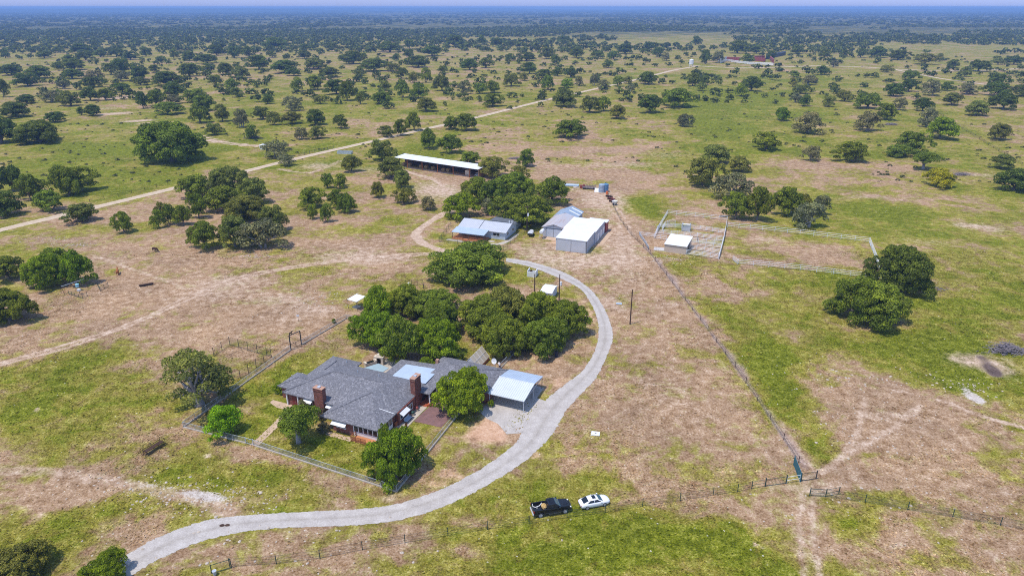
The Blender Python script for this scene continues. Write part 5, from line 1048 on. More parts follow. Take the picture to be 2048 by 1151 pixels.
fence('road_fence', 'wire fence on steel posts at lower right, beyond the double gate', [(1619,991),(1651,993),(1730,1004),(1815,1019),(1905,1033),(2000,1050),(2110,1070)], 1.5, 5.0, .055, ('green_steel','dark_steel'), 'green_net', (1.4,.9,.45), .014)
fence('corner_brace', 'dark pipe H-brace at the fence end beside the white bucket, lower left', [(424,1147),(463,1135)], 1.6, 5, .06, ('green_steel','green_steel'), None, (1.5,.15), .04)
fence('corner_brace', 'pipe brace with horizontal rails left of the green barred gate', [(1503,977),(1530,972)], 1.5, 5, .06, ('green_steel','green_steel'), None, (1.35,.7), .03)
fence('corner_brace', 'pipe brace panel right of the gateway at the lower right fence', [(1619,991),(1651,993),(1677,988)], 1.45, 5, .07, ('green_steel','green_steel'), None, (1.35,.65), .035)
gate('barred_gate', 'dark green barred gate between two stout posts, left of the teal gate', (1530,972), (1572,966), 1.35, 'green_steel', 15, 1.65)
gate('swing_gate', 'dark barred gate leaf swung right of the gateway', (1601,962), (1632,957), 1.45, 'dark_steel', 15, 1.65)
a, b = at(1600,963), at(1587,929); d = b-a
t = gate('swing_gate', 'teal steel gate seen nearly edge on, swung back beside the pasture fence', a, b, 1.7, 'teal_steel', 7, 1.8, .1, True); G().box(.1,d.length-.1,-.02,.02,.12,1.6).build('panel', M['teal_steel'], t)
fence('corner_brace', 'pale pipe rails joining the barred gate to the teal gate post', [(1573,966),(1599,962)], 1.3, 5, .03, ('pipe','pipe'), None, (1.25,.6), .03)
fence('field_fence', 'dark wire fence line crossing the far right pasture', [(1748,149),(1775,170),(1876,226),(1918,254),(2008,309),(2070,346)], 1.4, 9, .09, ('pole_wood','dark_steel'), 'dark_net', (1.2,.6), .03)
fence('field_fence', 'short green post fence beside the dirt road near the white tank', [(598,312),(630,305),(668,297)], 1.5, 4, .09, ('green_steel','dark_steel'), 'green_net', (1.3,), .03)
fence('field_fence', 'thin wire fence following the upper side of the dirt road', [(180,405),(290,381),(400,352),(480,333)], 1.3, 6, .07, ('pole_wood','dark_steel'), 'dark_net', (1.2,), .02)
fence('field_fence', 'pale board fence round the red compound', [(1436,126),(1456,123.5),(1470,126),(1500,129.5),(1546,131.5)], 3.2, 12, .4, ('white_paint','white_paint'), None, (1.0,2.0,3.0), .35)
# rubble of limestone beside the long pasture fence
def rocks(name, label, spots, n, s0, s1, mat='stone', kind='stuff', cat='rubble'):
    g = G(); r_ = random.Random(11)
    for i in range(n):
        (x, y, sx, sy) = r_.choice(spots); px, py = x+r_.gauss(0,1)*sx, y+r_.gauss(0,1)*sy; s = s0+(s1-s0)*r_.random()**2.2
        n0 = len(g.v); g.ball((px,py,s*.12), s*r_.uniform(.7,1.3), s*r_.uniform(.7,1.3), s*.45, 6, 4)
        g.v[n0:] = [(v[0]+r_.gauss(0,.12)*s, v[1]+r_.gauss(0,.12)*s, v[2]+r_.gauss(0,.08)*s) for v in g.v[n0:]]
    return tag(g.build(name, M[mat]), label, cat, kind=kind)
fp = along([at(*p) for p in RIGHT_FENCE[3:]], 2.0)
rocks('limestone_chips', 'pale limestone chips scattered on the tracks and bare patches', [(at(u,v).x, at(u,v).y, sx, sy) for u, v, sx, sy in ((390,990,5,2),(300,975,6,2),(460,1005,6,2.5),(110,480,4,2),(150,490,3,1),(1700,760,8,3),(1790,1000,12,6),(620,600,6,4),(500,512,4,1.5),(1930,770,3,2),(1720,860,10,5),(560,1095,14,4),(1330,520,3,2))], 1300, .06, .26)

# ------------------------------------------------------------------ pipe pens and arena
def pipe(label, pts, h=1.6, n=5, step=3.0, rr=.055, name='pipe_fence', group=None):
    n = 3 if n < 6 else 4
    return fence(name, label, pts, h, step, rr, ('pipe','pipe'), None, [h*(i+1)/n-.03 for i in range(n)], rr*.85, group=group)
pipe('silver pipe fence along the left and back of the upper cattle pen', [(1308,477),(1322,450),(1335,428),(1390,434),(1454,441),(1451,460)])
pipe('silver pipe fence down the right side of the cattle pens', [(1451,460),(1447,481),(1442,500),(1437,518)], n=6)
pipe('frontmost pipe fence row right of the tan shed', [(1372,509),(1404,513),(1436,518)], n=6, step=2.2)
pipe('second pipe fence row right of the tan shed', [(1376,499),(1408,503),(1440,508)], n=6, step=2.2)
pipe('third pipe fence row right of the tan shed', [(1380,490),(1411,493),(1442,497)], n=6, step=2.2)
pipe('fourth narrow pipe fence row just below the shed roof level', [(1381,484),(1412,487),(1444,490)], n=6, step=2.2)
pipe('fifth pipe fence row, level with the tan shed roof', [(1312,467),(1342,470),(1394,474),(1446,482)], n=6, step=2.2)
pipe('uppermost alley pipe fence row across the cattle pens', [(1318,456),(1350,456),(1400,460),(1449,467)], n=6, step=2.2)
pipe('short pipe row left of the tan shed', [(1308,477),(1333,481)], n=5, step=2.2); pipe('cross pipe panel among the alley rows', [(1394,474),(1393,484)], n=5, step=2.2); pipe('curved pipe alley at the left end of the pens', [(1324,462),(1330,452),(1338,449),(1350,449)], n=6, step=1.5)
pipe('far pipe fence along the back of the roping arena', [(1455,454),(1500,458),(1600,468.5),(1738,485)], h=1.7, n=4, step=4.5)
pipe('pipe fence across the right end of the arena under the dark oak', [(1738,485),(1752,521),(1766,558)], h=1.8, n=6, step=3.5)
pipe('near pipe fence along the front of the roping arena', [(1765,559),(1700,552),(1600,540),(1476,528)], h=1.6, n=4, step=4.5)
gate('pipe_gate', 'open silver pipe gate at the left end of the near arena fence', (1476,529), (1465,520), 1.5, 'pipe', 5, None, .2, True)
pipe('low silver rails between the pasture fence and the pens', [(1279,470),(1308,474)], h=1.2, n=3)
fence('panel_fence', 'dark panel fence with two green bits at the pen gateway', [(1278,470),(1290,487),(1297,499)], 1.2, 1.6, .06, ('dark_steel','galv'), None, (.3,.75,1.15), .06)
c = at(1372,461); t = thing('squeeze_chute', 'silver squeeze chute standing among the upper pen rails', 'chute', tuple(c), R(-19))
for x in (-1.3,1.3): G().box(x-.1,x+.1,-1.2,-1.0,0,2.4).box(x-.1,x+.1,1.0,1.2,0,2.4).box(x-.1,x+.1,-1.2,1.2,2.3,2.45).build('upright', M['galv'], t)
G().box(-1.3,1.3,-1.15,-1.05,.2,1.5).box(-1.3,1.3,1.05,1.15,.2,1.5).build('side_panel', M['galv'], t); G().box(-1.1,1.1,-.5,.5,2.2,2.3).build('top_plate', M['white_metal'], t)
c = at(1316,460); t = thing('loading_gate', 'grey solid sheet gate at the left of the pens', 'gate', tuple(c), R(65)); G().box(-1.5,1.5,-.04,.04,.3,1.7).build('panel', M['galv'], t); G().tube([(-1.55,0,0),(-1.55,0,1.9)],.07,6).tube([(1.55,0,0),(1.55,0,1.9)],.07,6).build('post', M['pipe'], t)
c = at(1318,499); t = thing('stacked_panels', 'stack of pale pipe panels lying left of the tan shed', 'panels', tuple(c), R(-15))
for i in range(5): G().tube([(-1.6,-1.2+i*.6,.12+.07*(i%3)),(1.6,-1.1+i*.6,.12+.07*(i%3))],.05,5).tube([(-1.6,-.9+i*.6,.22),(1.6,-.8+i*.6,.22)],.05,5).build('panel', M['pipe'], t)

# ------------------------------------------------------------------ poles, tanks, clutter
def pole(label, u, v, h, trans=False, cross=False, guy=None):
    c = at(u, v); t = thing('utility_pole', label, 'pole', tuple(c)); G().tube([(0,0,0),(0,0,h)],[.16,.11],8).build('pole', M['pole_wood'], t)
    if trans: G().cyl(.33,-.12,h*.62,h*.62+1.0,.26,10).build('transformer', M['white_metal'], t)
    if cross: G().box(-.9,.9,-.06,.06,h-.5,h-.36).build('crossarm', M['pole_wood'], t)
    if guy: G().tube([(0,0,h*.35),guy],.03,4).build('guy_wire', M['pole_wood'], t)
    return t
pole('tall bare wooden pole in the dry grass right of the driveway curve', 1260, 648, 9.0, guy=(-1.2,.8,0)); pole('wooden pole in front of the roofless white cistern', 1069, 592, 6.2); pole('wooden pole with pale transformer can right of the pump shed', 1118, 604, 7.6, True); pole('wooden pole with transformer before the guest house oaks', 1054, 466, 9.5, True, True)
c = at(1084,476); t = thing('fuel_tank', 'white fuel tank on a tall stand by the workshop doors', 'tank', tuple(c), R(72))
G().tube([(-1.2,0,2.35),(-1.05,0,2.35),(1.05,0,2.35),(1.2,0,2.35)],[.45,.66,.66,.45],16).build('tank', M['white_paint'], t)
for x in (-.9,.9):
    for y in (-.6,.6): G().tube([(x,y*1.2,0),(x,y*.7,2.0)],.05,5).build('leg', M['white_paint'], t)
def boat():
    c = at(1062,470); t = thing('boat', 'small dark boat with white striped cover on a trailer under the oak by the workshop', 'boat', tuple(c), R(80)); g = G(); vs = []; fs = []
    st = [(-2.4,.85,.35),(-1.2,.95,.3),(0,.9,.3),(1.2,.7,.4),(2.3,.08,.75)]
    for x, w_, z0 in st: vs += [(x,-w_,1.25),(x,-w_*.75,.7),(x,0,z0+.3),(x,w_*.75,.7),(x,w_,1.25)]
    for i in range(4):
        for k in range(4): fs.append((i*5+k,i*5+k+1,(i+1)*5+k+1,(i+1)*5+k))
    fs.append((0,1,2,3,4)); g.add(vs, fs).build('hull', M['black'], t)
    for i in range(4): x = -2.2+i*1.05; w0 = [.88,.95,.88,.66][i]; G().hull8([(x,-w0,1.25),(x+.55,-w0,1.25),(x+.55,w0,1.25),(x,w0,1.25)],[(x,-.3,1.5),(x+.55,-.3,1.5),(x+.55,.3,1.5),(x,.3,1.5)]).build('cover', M['white_paint'], t)
    G().tube([(-1.6,0,.55),(3.4,0,.5)],.06,5).tube([(3.3,0,0),(3.3,0,.5)],.05,5).build('trailer_frame', M['dark_steel'], t)
    for y in (-.95,.95): G().tube([(-.6,y-.1,.33),(-.6,y+.1,.33)],.33,12).build('wheel', M['rubber'], t)
boat()
def tyre_wheel(g_t, parent, x, y, z, r, w_, side, rimcol='rim'):
    ty = G(); prof = [(r*.62,-w_/2),(r*.93,-w_/2),(r,-w_*.32),(r,w_*.32),(r*.93,w_/2),(r*.62,w_/2)]; n = 22; vs = []; fs = []
    for i in range(n):
        a = 2*math.pi*i/n; vs += [(x+q*math.cos(a), y+o, z+q*math.sin(a)) for q, o in prof]
    for i in range(n):
        for k in range(6): fs.append((i*6+k, ((i+1)%n)*6+k, ((i+1)%n)*6+(k+1)%6, i*6+(k+1)%6))
    wo = ty.add(vs, fs).build('wheel', M['rubber'], parent)
    rm = G(); rm.tube([(x,y+side*(w_*.18),z),(x,y+side*(w_*.30),z)], r*.62, 16)
    rm.ring((x,y+side*w_*.42,z),(0,1,0), r*.60, r*.07, 20, 5)
    for k in range(6): a = k*math.pi/3; rm.tube([(x,y+side*w_*.40,z),(x+r*.56*math.cos(a),y+side*w_*.42,z+r*.56*math.sin(a))], r*.08, 5)
    rm.build('rim', M[rimcol], wo)
def arch_profile(x0, x1, z0, z1, axles, r, n=10):
    pts = [(x0,z1),(x0,z0)]
    for ax in axles:
        pts += [(ax-r, z0)]+[(ax-r*math.cos(math.pi*k/n), max(z0, z0+.02)+r*math.sin(math.pi*k/n)*.92) for k in range(1, n)]+[(ax+r, z0)]
    return pts+[(x1,z0),(x1,z1)]
def pickup():
    a, b = at(1080,1034), at(1132,1025); h = math.atan2(b.y-a.y, b.x-a.x); m = (a+b)/2+Vector((-math.sin(h), math.cos(h), 0))*.88
    t = thing('pickup_truck', 'black crew-cab pickup truck with open bed and pale-ringed wheels on the grass', 'pickup truck', tuple(m), h); K = M['black']; ax = (-1.95, 1.85)
    for y0, y1 in ((-1.0,-.80),(.80,1.0)):
        G().side_prism(arch_profile(-2.95,2.62,.52,1.02,ax,.56), y0, y1).build('side_panel', K, t, bevel=.02)
    b_ = G().box(-2.93,2.6,-.80,.80,.50,.86); b_.build('chassis', M['rubber'], t)
    bd = G().box(-2.98,-.78,-.99,-.86,1.02,1.42).box(-2.98,-.78,.86,.99,1.02,1.42).box(-.86,-.78,-.86,.86,.9,1.42).box(-2.86,-.86,-.86,.86,.86,.93); bd.build('bed', K, t, bevel=.03)
    tg = G().box(-3.02,-2.93,-.86,.86,.80,1.40).build('tailgate', K, t, bevel=.02); G().box(-3.035,-3.02,-.12,.12,1.2,1.27).build('handle', M['galv'], tg)
    cab = G().hull8([(-.78,-.99,1.02),(1.28,-.99,1.02),(1.28,.99,1.02),(-.78,.99,1.02)],[(-.76,-.96,1.36),(1.22,-.96,1.32),(1.22,.96,1.32),(-.76,.96,1.36)])
    cab.hull8([(-.76,-.94,1.36),(1.22,-.94,1.32),(1.22,.94,1.32),(-.76,.94,1.36)],[(-.66,-.76,1.95),(.45,-.76,1.97),(.45,.76,1.97),(-.66,.76,1.95)]); cb = cab.build('cab', K, t, bevel=.05)
    rf = G()
    for i in range(5): y = -.5+i*.25; rf.box(-.45,.3,y-.03,y+.03,1.955,1.985)
    rf.build('roof_rib', K, cb)
    hd = G().hull8([(1.24,-.99,1.0),(2.72,-.93,.95),(2.72,.93,.95),(1.24,.99,1.0)],[(1.24,-.92,1.38),(2.55,-.84,1.28),(2.55,.84,1.28),(1.24,.92,1.38)]); hd.box(1.5,2.4,-.42,.42,1.28,1.40).build('hood', K, t, bevel=.06)
    G().hull8([(2.5,-.96,.52),(2.95,-.86,.52),(2.95,.86,.52),(2.5,.96,.52)],[(2.5,-.97,1.02),(2.82,-.88,1.02),(2.82,.88,1.02),(2.5,.97,1.02)]).build('front_bumper', K, t, bevel=.05)
    G().box(2.78,2.90,-.6,.6,.78,1.12).build('grille', M['dark_steel'], t); G().box(-3.12,-2.96,-.95,.95,.50,.72).build('rear_bumper', M['rim'], t, bevel=.03)
    for s in (-1, 1):
        G().box(2.66,2.84,s*.78-.12,s*.78+.12,.88,1.06).build('headlight', M['white_paint'], t); G().box(-3.03,-2.9,s*.93-.07,s*.93+.07,.98,1.36).build('tail_light', M['amber'], t)
        w1 = G().hull8([(-.58,s*.955,1.40),(.16,s*.955,1.40),(.16,s*.94,1.42),(-.58,s*.94,1.42)],[(-.52,s*.80,1.86),(.16,s*.80,1.86),(.16,s*.79,1.86),(-.52,s*.79,1.86)]); w1.build('side_window', M['glass'], t)
        G().hull8([(.24,s*.955,1.40),(1.0,s*.955,1.38),(1.0,s*.94,1.38),(.24,s*.94,1.40)],[(.24,s*.80,1.86),(.50,s*.80,1.86),(.50,s*.79,1.86),(.24,s*.79,1.86)]).build('side_window', M['glass'], t)
        G().box(.86,1.1,s*1.02-.02,s*1.22+.02,1.32,1.52).build('mirror', K, t) if s > 0 else G().box(.86,1.1,-1.24,-1.0,1.32,1.52).build('mirror', K, t)
        for x in ax: tyre_wheel(None, t, x, s*.88, .45, .45, .30, s)
        G().box(-.7,1.2,s*1.06-.06,s*1.06+.06,.42,.48).build('side_step', M['dark_steel'], t)
    G().hull8([(1.20,-.84,1.37),(1.235,-.84,1.37),(1.235,.84,1.37),(1.20,.84,1.37)],[(.47,-.70,1.94),(.50,-.70,1.955),(.50,.70,1.955),(.47,.70,1.94)]).build('windshield', plain('tinted_windscreen', (.06,.13,.17), .08, 0, .1, 1, .8), t)
    G().hull8([(-.79,-.7,1.42),(-.77,-.7,1.42),(-.77,.7,1.42),(-.79,.7,1.42)],[(-.71,-.62,1.86),(-.69,-.62,1.86),(-.69,.62,1.86),(-.71,.62,1.86)]).build('rear_window', M['glass'], t)
    mt = Matrix.Translation(m) @ Matrix.Rotation(h, 4, 'Z')
    g = G(); r_ = random.Random(3); g.ball((0,0,.32),.42,.62,.36,10,7); g.v = [(x+r_.gauss(0,.035), y+r_.gauss(0,.035), z+r_.gauss(0,.035)) for x, y, z in g.v]
    o = tag(g.build('feed_sack', M['straw']), 'tan straw-coloured load in the bed of the black pickup', 'load'); o.location = mt @ Vector((-1.2,-.08,.94)); o.rotation_euler = (0,0,h)
    o = tag(G().tube([(-.8,.35,.1),(-.5,.1,.12),(.2,.25,.14),(.6,.5,.4)],.06,6).tube([(-.8,.35,.1),(-.8,.6,.42)],.06,6).tube([(-.2,.15,.12),(-.35,-.3,.1)],.04,6).build('hitch_frame', M['white_metal']), 'silver bent metal frame lying in the black pickup bed', 'hitch'); o.location = mt @ Vector((-1.95,.15,.94)); o.rotation_euler = (0,0,h)
M['straw'] = plain('straw', (.50,.33,.13), .95, 0, .2, 3, .05)
pickup()
def sedan():
    a, b = at(1174,1018), at(1209,1011); h = math.atan2(b.y-a.y, b.x-a.x); m = (a+b)/2+Vector((-math.sin(h), math.cos(h), 0))*.8
    t = thing('sedan', 'white four-door sedan with black sunroof parked ahead of the pickup', 'car', tuple(m), h); W = M['white_car']; ax = (-1.4, 1.42)
    st = [(-2.36,.45,.66,.62),(-2.28,.32,.80,.78),(-1.9,.26,.92,.88),(-1.2,.22,.97,.915),(0,.2,.95,.92),(.95,.2,.93,.915),(1.5,.22,.90,.90),(2.0,.25,.80,.84),(2.30,.30,.68,.68),(2.40,.40,.58,.46)]
    vs = []; fs = []
    for x, z0, zt, hw in st: vs += [(x,-hw*.92,z0),(x,-hw,z0+.18),(x,-hw,zt-.14),(x,-hw*.93,zt-.02),(x,-hw*.55,zt+.035),(x,0,zt+.05),(x,hw*.55,zt+.035),(x,hw*.93,zt-.02),(x,hw,zt-.14),(x,hw,z0+.18),(x,hw*.92,z0)]
    for i in range(len(st)-1):
        for k in range(10): fs.append((i*11+k,i*11+k+1,(i+1)*11+k+1,(i+1)*11+k))
        fs.append((i*11+10,i*11,(i+1)*11,(i+1)*11+10))
    fs += [tuple(range(11)), tuple((len(st)-1)*11+k for k in range(10,-1,-1))]
    G().add(vs, fs).build('body', W, t, True)
    gs = [(-1.95,.92,.72,.94),(-1.3,.95,.72,1.24),(-.75,.94,.66,1.40),(-.1,.94,.64,1.43),(.35,.94,.65,1.38),(1.15,.93,.74,.95)]
    vs = []; fs = []
    for x, zb, hw, zt in gs: vs += [(x,-.83,zb-.02),(x,-hw*1.02,(zb+zt)/2+.02),(x,-hw*.92,zt-.02),(x,0,zt+.03),(x,hw*.92,zt-.02),(x,hw*1.02,(zb+zt)/2+.02),(x,.83,zb-.02)]
    for i in range(5):
        for k in range(6): fs.append((i*7+k,i*7+k+1,(i+1)*7+k+1,(i+1)*7+k))
    G().add(vs, fs).build('cabin', W, t, True)
    gl_ = M['glass']
    G().slab([(-1.90,-.56,1.03),(-1.14,-.58,1.37),(-1.14,.58,1.37),(-1.90,.56,1.03)],.03).build('rear_window', gl_, t); G().slab([(.50,-.60,1.40),(1.15,-.66,1.02),(1.15,.66,1.02),(.50,.60,1.40)],.03).build('windshield', bpy.data.materials['tinted_windscreen'], t)
    G().slab([(-.42,-.38,1.478),(.12,-.38,1.468),(.12,.38,1.468),(-.42,.38,1.478)],.02).build('sunroof', gl_, t)
    for s in (-1, 1):
        G().hull8([(-1.35,s*.800,1.0),(.85,s*.805,1.0),(.85,s*.80,1.01),(-1.35,s*.79,1.01)],[(-.85,s*.655,1.33),(.28,s*.66,1.33),(.28,s*.65,1.33),(-.85,s*.64,1.33)]).build('side_window', gl_, t)
        G().box(-.27,-.21,s*.74-.075,s*.74+.075,1.0,1.32).build('pillar', W, t)
        G().box(.72,.9,s*1.0-.09,s*1.0+.09,.98,1.1).build('mirror', W, t)
        G().hull8([(2.05,s*.55,.60),(2.30,s*.5,.56),(2.26,s*.70,.56),(1.95,s*.82,.62)],[(2.02,s*.55,.74),(2.24,s*.5,.68),(2.20,s*.70,.68),(1.92,s*.83,.75)]).build('headlight', M['galv'], t)
        G().box(-2.34,-2.2,s*.62-.16,s*.62+.16,.66,.76).build('tail_light', M['amber'], t)
        for x in ax: tyre_wheel(None, t, x, s*.82, .33, .335, .22, s)
        G().side_prism([(ax_+.40*math.cos(a_), .33+.40*math.sin(a_)) for ax_ in (0,) for a_ in [math.pi*k/10 for k in range(11)]], -.01, .01).build('arch', M['rubber'], t) if False else None
sedan()

# rusty horse-drawn hay rake
a, b = at(288,911), at(326,887); d = b-a; t = thing('hay_rake', 'rusty antique hay rake with spoked wheels standing on the grass', 'farm implement', tuple((a+b)/2), math.atan2(d.y,d.x)); L = d.length/2
for s in (-1, 1):
    wv = G().ring((s*L,0,.72),(1,0,0),.72,.035,24,5)
    for k in range(8): q = k*math.pi/4; wv.tube([(s*L,0,.72),(s*L,.7*math.cos(q),.72+.7*math.sin(q))],.018,4)
    wv.build('wheel', M['rust'], t)
G().tube([(-L,0,.72),(L,0,.72)],.05,6).tube([(-L*.95,-.55,.75),(L*.95,-.55,.75)],.05,6).tube([(-L*.95,.35,.95),(L*.95,.35,.95)],.05,6).box(-L*.92,L*.92,-.5,.3,.70,.78).build('frame', M['rust'], t)
tn = G()
for i in range(26): x = -L*.9+i*L*1.8/25; tn.tube([(x,-.5,.75),(x,-.85,.6),(x,-.9,.25),(x,-.6,.03)],.02,4)
tn.build('tines', M['rust'], t); G().tube([(.3,.2,.8),(1.2,-1.6,.35)],.05,5).build('shaft', M['rust'], t); G().tube([(0,.3,.8),(0,.6,1.1)],.03,5).box(-.2,.2,.5,.8,1.08,1.12).build('seat', M['rust'], t)

def simple(name, label, cat, u, v, rz=0): return thing(name, label, cat, tuple(at(u, v)), rz)
t = simple('septic_lid', 'square pale concrete lid on the grass right of the driveway', 'lid', 1191, 867, R(-10)); G().box(-.75,.75,-.6,.6,0,.16).build('slab', M['white_paint'], t, bevel=.03); G().box(-.15,.15,-.04,.04,.16,.24).build('handle', M['dark_steel'], t)
t = simple('septic_lid', 'long pale blue panel lying left of the bare wooden pole', 'lid', 1238, 607.5, R(-8)); G().box(-.75,.75,-.35,.35,0,.2).build('slab', M['pale_blue'], t, bevel=.03); G().box(-.6,-.5,-.3,.3,.2,.25).build('batten', M['white_metal'], t)
t = simple('barrel', 'dark barrel standing under the right edge of the big oak canopy', 'barrel', 1113, 713); g = G().cyl(0,0,0,1.3,.36,14).ring((0,0,.43),(0,0,1),.36,.025,14,4).ring((0,0,.87),(0,0,1),.36,.025,14,4); g.build('drum', plain('dark_blue_drum', (.02,.025,.05), .5), t); G().cyl(0,0,1.3,1.36,.3,12).build('lid', M['dark_steel'], t)
t = simple('sign_post', 'small white marker on a post in the dry field left of the canopy', 'sign', 597, 642); G().tube([(0,0,0),(0,0,1.4)],.04,6).build('post', M['rust'], t); G().box(-.3,.3,-.05,.02,1.2,1.75).build('plate', M['white_paint'], t)
t = simple('water_tank', 'short white round water tank beside the dirt road at upper left', 'tank', 527, 298); G().cyl(0,0,0,2.2,1.9,18).tube([(0,0,2.2),(0,0,2.7)],[1.9,.4],18).build('tank', M['white_paint'], t); G().cyl(0,0,2.65,2.85,.4,10).build('lid', M['galv'], t)
t = simple('stock_trough', 'long grey stock trough where the dirt road meets the barn lane', 'trough', 690, 307, R(-8))
G().box(-3.8,3.8,-1.3,-1.1,0,1.2).box(-3.8,3.8,1.1,1.3,0,1.2).box(-3.8,-3.6,-1.1,1.1,0,1.2).box(3.6,3.8,-1.1,1.1,0,1.2).build('wall', M['galv'], t); G().box(-3.6,3.6,-1.1,1.1,0,.9).build('water', M['glass'], t)
t = simple('feed_trough', 'dark narrow feed trough on bare ground in the left field', 'trough', 293, 571, R(31)); G().hull8([(-1.7,-.18,.18),(1.7,-.18,.18),(1.7,.18,.18),(-1.7,.18,.18)],[(-1.8,-.34,.55),(1.8,-.34,.55),(1.8,.34,.55),(-1.8,.34,.55)]).build('bin', M['rust'], t)
for x in (-1.3,1.3): G().box(x-.06,x+.06,-.3,.3,0,.2).build('leg', M['rust'], t)
t = simple('deer_feeder', 'pale blue drum feeder on legs in the left pen', 'feeder', 157, 581); G().cyl(0,0,1.1,1.9,.42,12).tube([(0,0,1.9),(0,0,2.1)],[.5,.1],12).build('drum', plain('light_blue_drum', (.30,.58,.68), .5), t)
for k in range(3): G().tube([(.7*math.cos(k*2.1),.7*math.sin(k*2.1),0),(.35*math.cos(k*2.1),.35*math.sin(k*2.1),1.3)],.035,5).build('leg', M['dark_steel'], t)
t = simple('deer_feeder', 'white box feeder on a single post below the blue drum feeder', 'feeder', 160, 588); G().box(-.35,.35,-.3,.3,1.0,1.5).build('box', M['white_paint'], t); G().tube([(0,0,0),(0,0,1.0)],.06,6).build('post', M['dark_steel'], t)
a, b = at(126,588), at(172,573); d = b-a; t = thing('pipe_swing', 'long dark pipe swing frame beside the left oak', 'frame', tuple(a), math.atan2(d.y,d.x)); L = d.length
G().tube([(0,0,2.2),(L,0,2.2)],.07,6).build('top_bar', M['galv'], t)
for x in (0, L): G().tube([(x-.1,-1.1,0),(x,0,2.2)],.06,5).tube([(x+.1,1.1,0),(x,0,2.2)],.06,5).build('leg', M['rust'], t)
fence('wire_pen', 'low green wire pen right of the blue drum feeder', [(196,573),(201,582),(217,573)], 1.3, 1.6, .05, ('green_steel','green_steel'), 'green_net', (.2,), .03)
fence('wire_pen', 'low green wire pen in front of the blue drum feeder', [(138,588),(150,592),(166,597),(175,592)], 1.1, 1.6, .05, ('green_steel','green_steel'), 'green_net', (.2,), .03)
fence('wire_pen', 'grey wire pen behind the tops of the big oaks', [(800,584),(812,572),(846,570),(848,582)], 1.7, 1.8, .05, ('dark_steel','dark_steel'), 'dark_net', (1.6,), .03)
t = simple('white_drum', 'white drum in the wire pen behind the big oaks', 'drum', 818, 575); G().ball((0,0,.7),.75,.75,.7,12,8).build('drum', M['white_paint'], t); G().cyl(0,0,1.35,1.5,.2,8).build('cap', M['white_metal'], t)
t = simple('bucket', 'pale grey bucket hung by the corner brace at lower left', 'bucket', 430, 1149); G().tube([(0,0,.1),(0,0,.75)],[.2,.27],12).build('pail', M['galv'], t); G().ring((0,0,.76),(0,0,1),.27,.02,12,4).build('rim', M['white_metal'], t)
t = simple('rock_slab', 'flat pale rock on the driveway near the lower left end', 'rock', 449, 1050); G().ball((-.35,0,.02),.42,.3,.12,8,5).ball((.4,.05,.02),.4,.28,.10,8,5).build('stone', M['rust'], t); G().ball((0,.1,.01),.2,.15,.06,7,4).build('chip', M['stone'], t)
# junk row behind the workshop
t = simple('roofing_sheets', 'stack of pale blue roofing sheets beside the oaks behind the workshop', 'sheets', 1139, 371, R(-10)); 
for i in range(4): G().box(-3.5+.2*i,3.5+.15*i,-1.8,1.8-.2*i,.06+i*.12,.14+i*.12).build('sheet', M['pale_blue'], t)
t = simple('scrap_heap', 'low heap of tan and rust-red scrap left of the old wagon', 'scrap', 1157, 376, R(-12)); G().box(-2.2,-.8,-.4,.4,0,.5).box(-.9,.6,-.2,.5,0,.35).build('board', M['cream'], t); G().box(.6,2.2,-.6,.6,0,1.3).box(1.9,2.6,-.4,.5,0,1.6).build('drum', M['red_metal'], t)
t = simple('cable_wagon', 'grey-green slatted old wagon bed in the junk row behind the workshop', 'wagon', 1178, 378, R(-14)); G().box(-2.7,2.7,-.9,.9,.6,.75).build('bed', M['dead_wood'], t)
for y in (-.92,.92):
    sl_ = G().box(-2.7,2.6,y-.03,y+.03,1.1,1.25)
    for i in range(9): sl_.box(-2.7+i*.65,-2.6+i*.65,y-.05,y+.05,.7,1.8)
    sl_.build('side_rack', M['dead_wood'], t)
for x in (-2,2):
    for y in (-.8,.8): G().tube([(x,y-.08,.42),(x,y+.08,.42)],.42,12).build('wheel', M['rubber'], t)
t = simple('leaning_sheet', 'leaning white panel in the junk row behind the workshop', 'panel', 1193, 383, R(-10)); G().hull8([(-.9,-.7,0),(.9,-.7,0),(.9,-.62,0),(-.9,-.62,0)],[(-.7,.7,1.3),(1.1,.7,1.3),(1.1,.78,1.3),(-.7,.78,1.3)]).build('sheet', M['white_paint'], t); G().tube([(0,1.2,0),(.1,.7,1.2)],.05,5).build('prop', M['galv'], t)
for k, (u, lab, mt) in enumerate(((1203,'grey-blue upright storage tank, left of two behind the workshop','galv_blue'),(1210.5,'dark blue upright storage tank beside the orange drum','blue_plastic'))):
    t = simple('storage_tank', lab, 'tank', u, 384-k*.6); g = G().cyl(0,0,0,3.2,1.25,18).tube([(0,0,3.2),(0,0,3.6)],[1.25,.3],18)
    for z in (.5,1.1,1.7,2.3,2.9): g.ring((0,0,z),(0,0,1),1.25,.05,18,4)
    g.build('tank', M[mt], t); G().cyl(0,0,3.55,3.75,.3,10).build('lid', M['dark_steel'], t)
t = simple('orange_drum', 'bright orange drum at the corner of the junk row', 'drum', 1214, 388); G().cyl(0,0,0,1.1,.5,14).build('drum', M['orange'], t); G().ring((0,0,1.1),(0,0,1),.5,.04,14,4).build('rim', M['orange'], t)
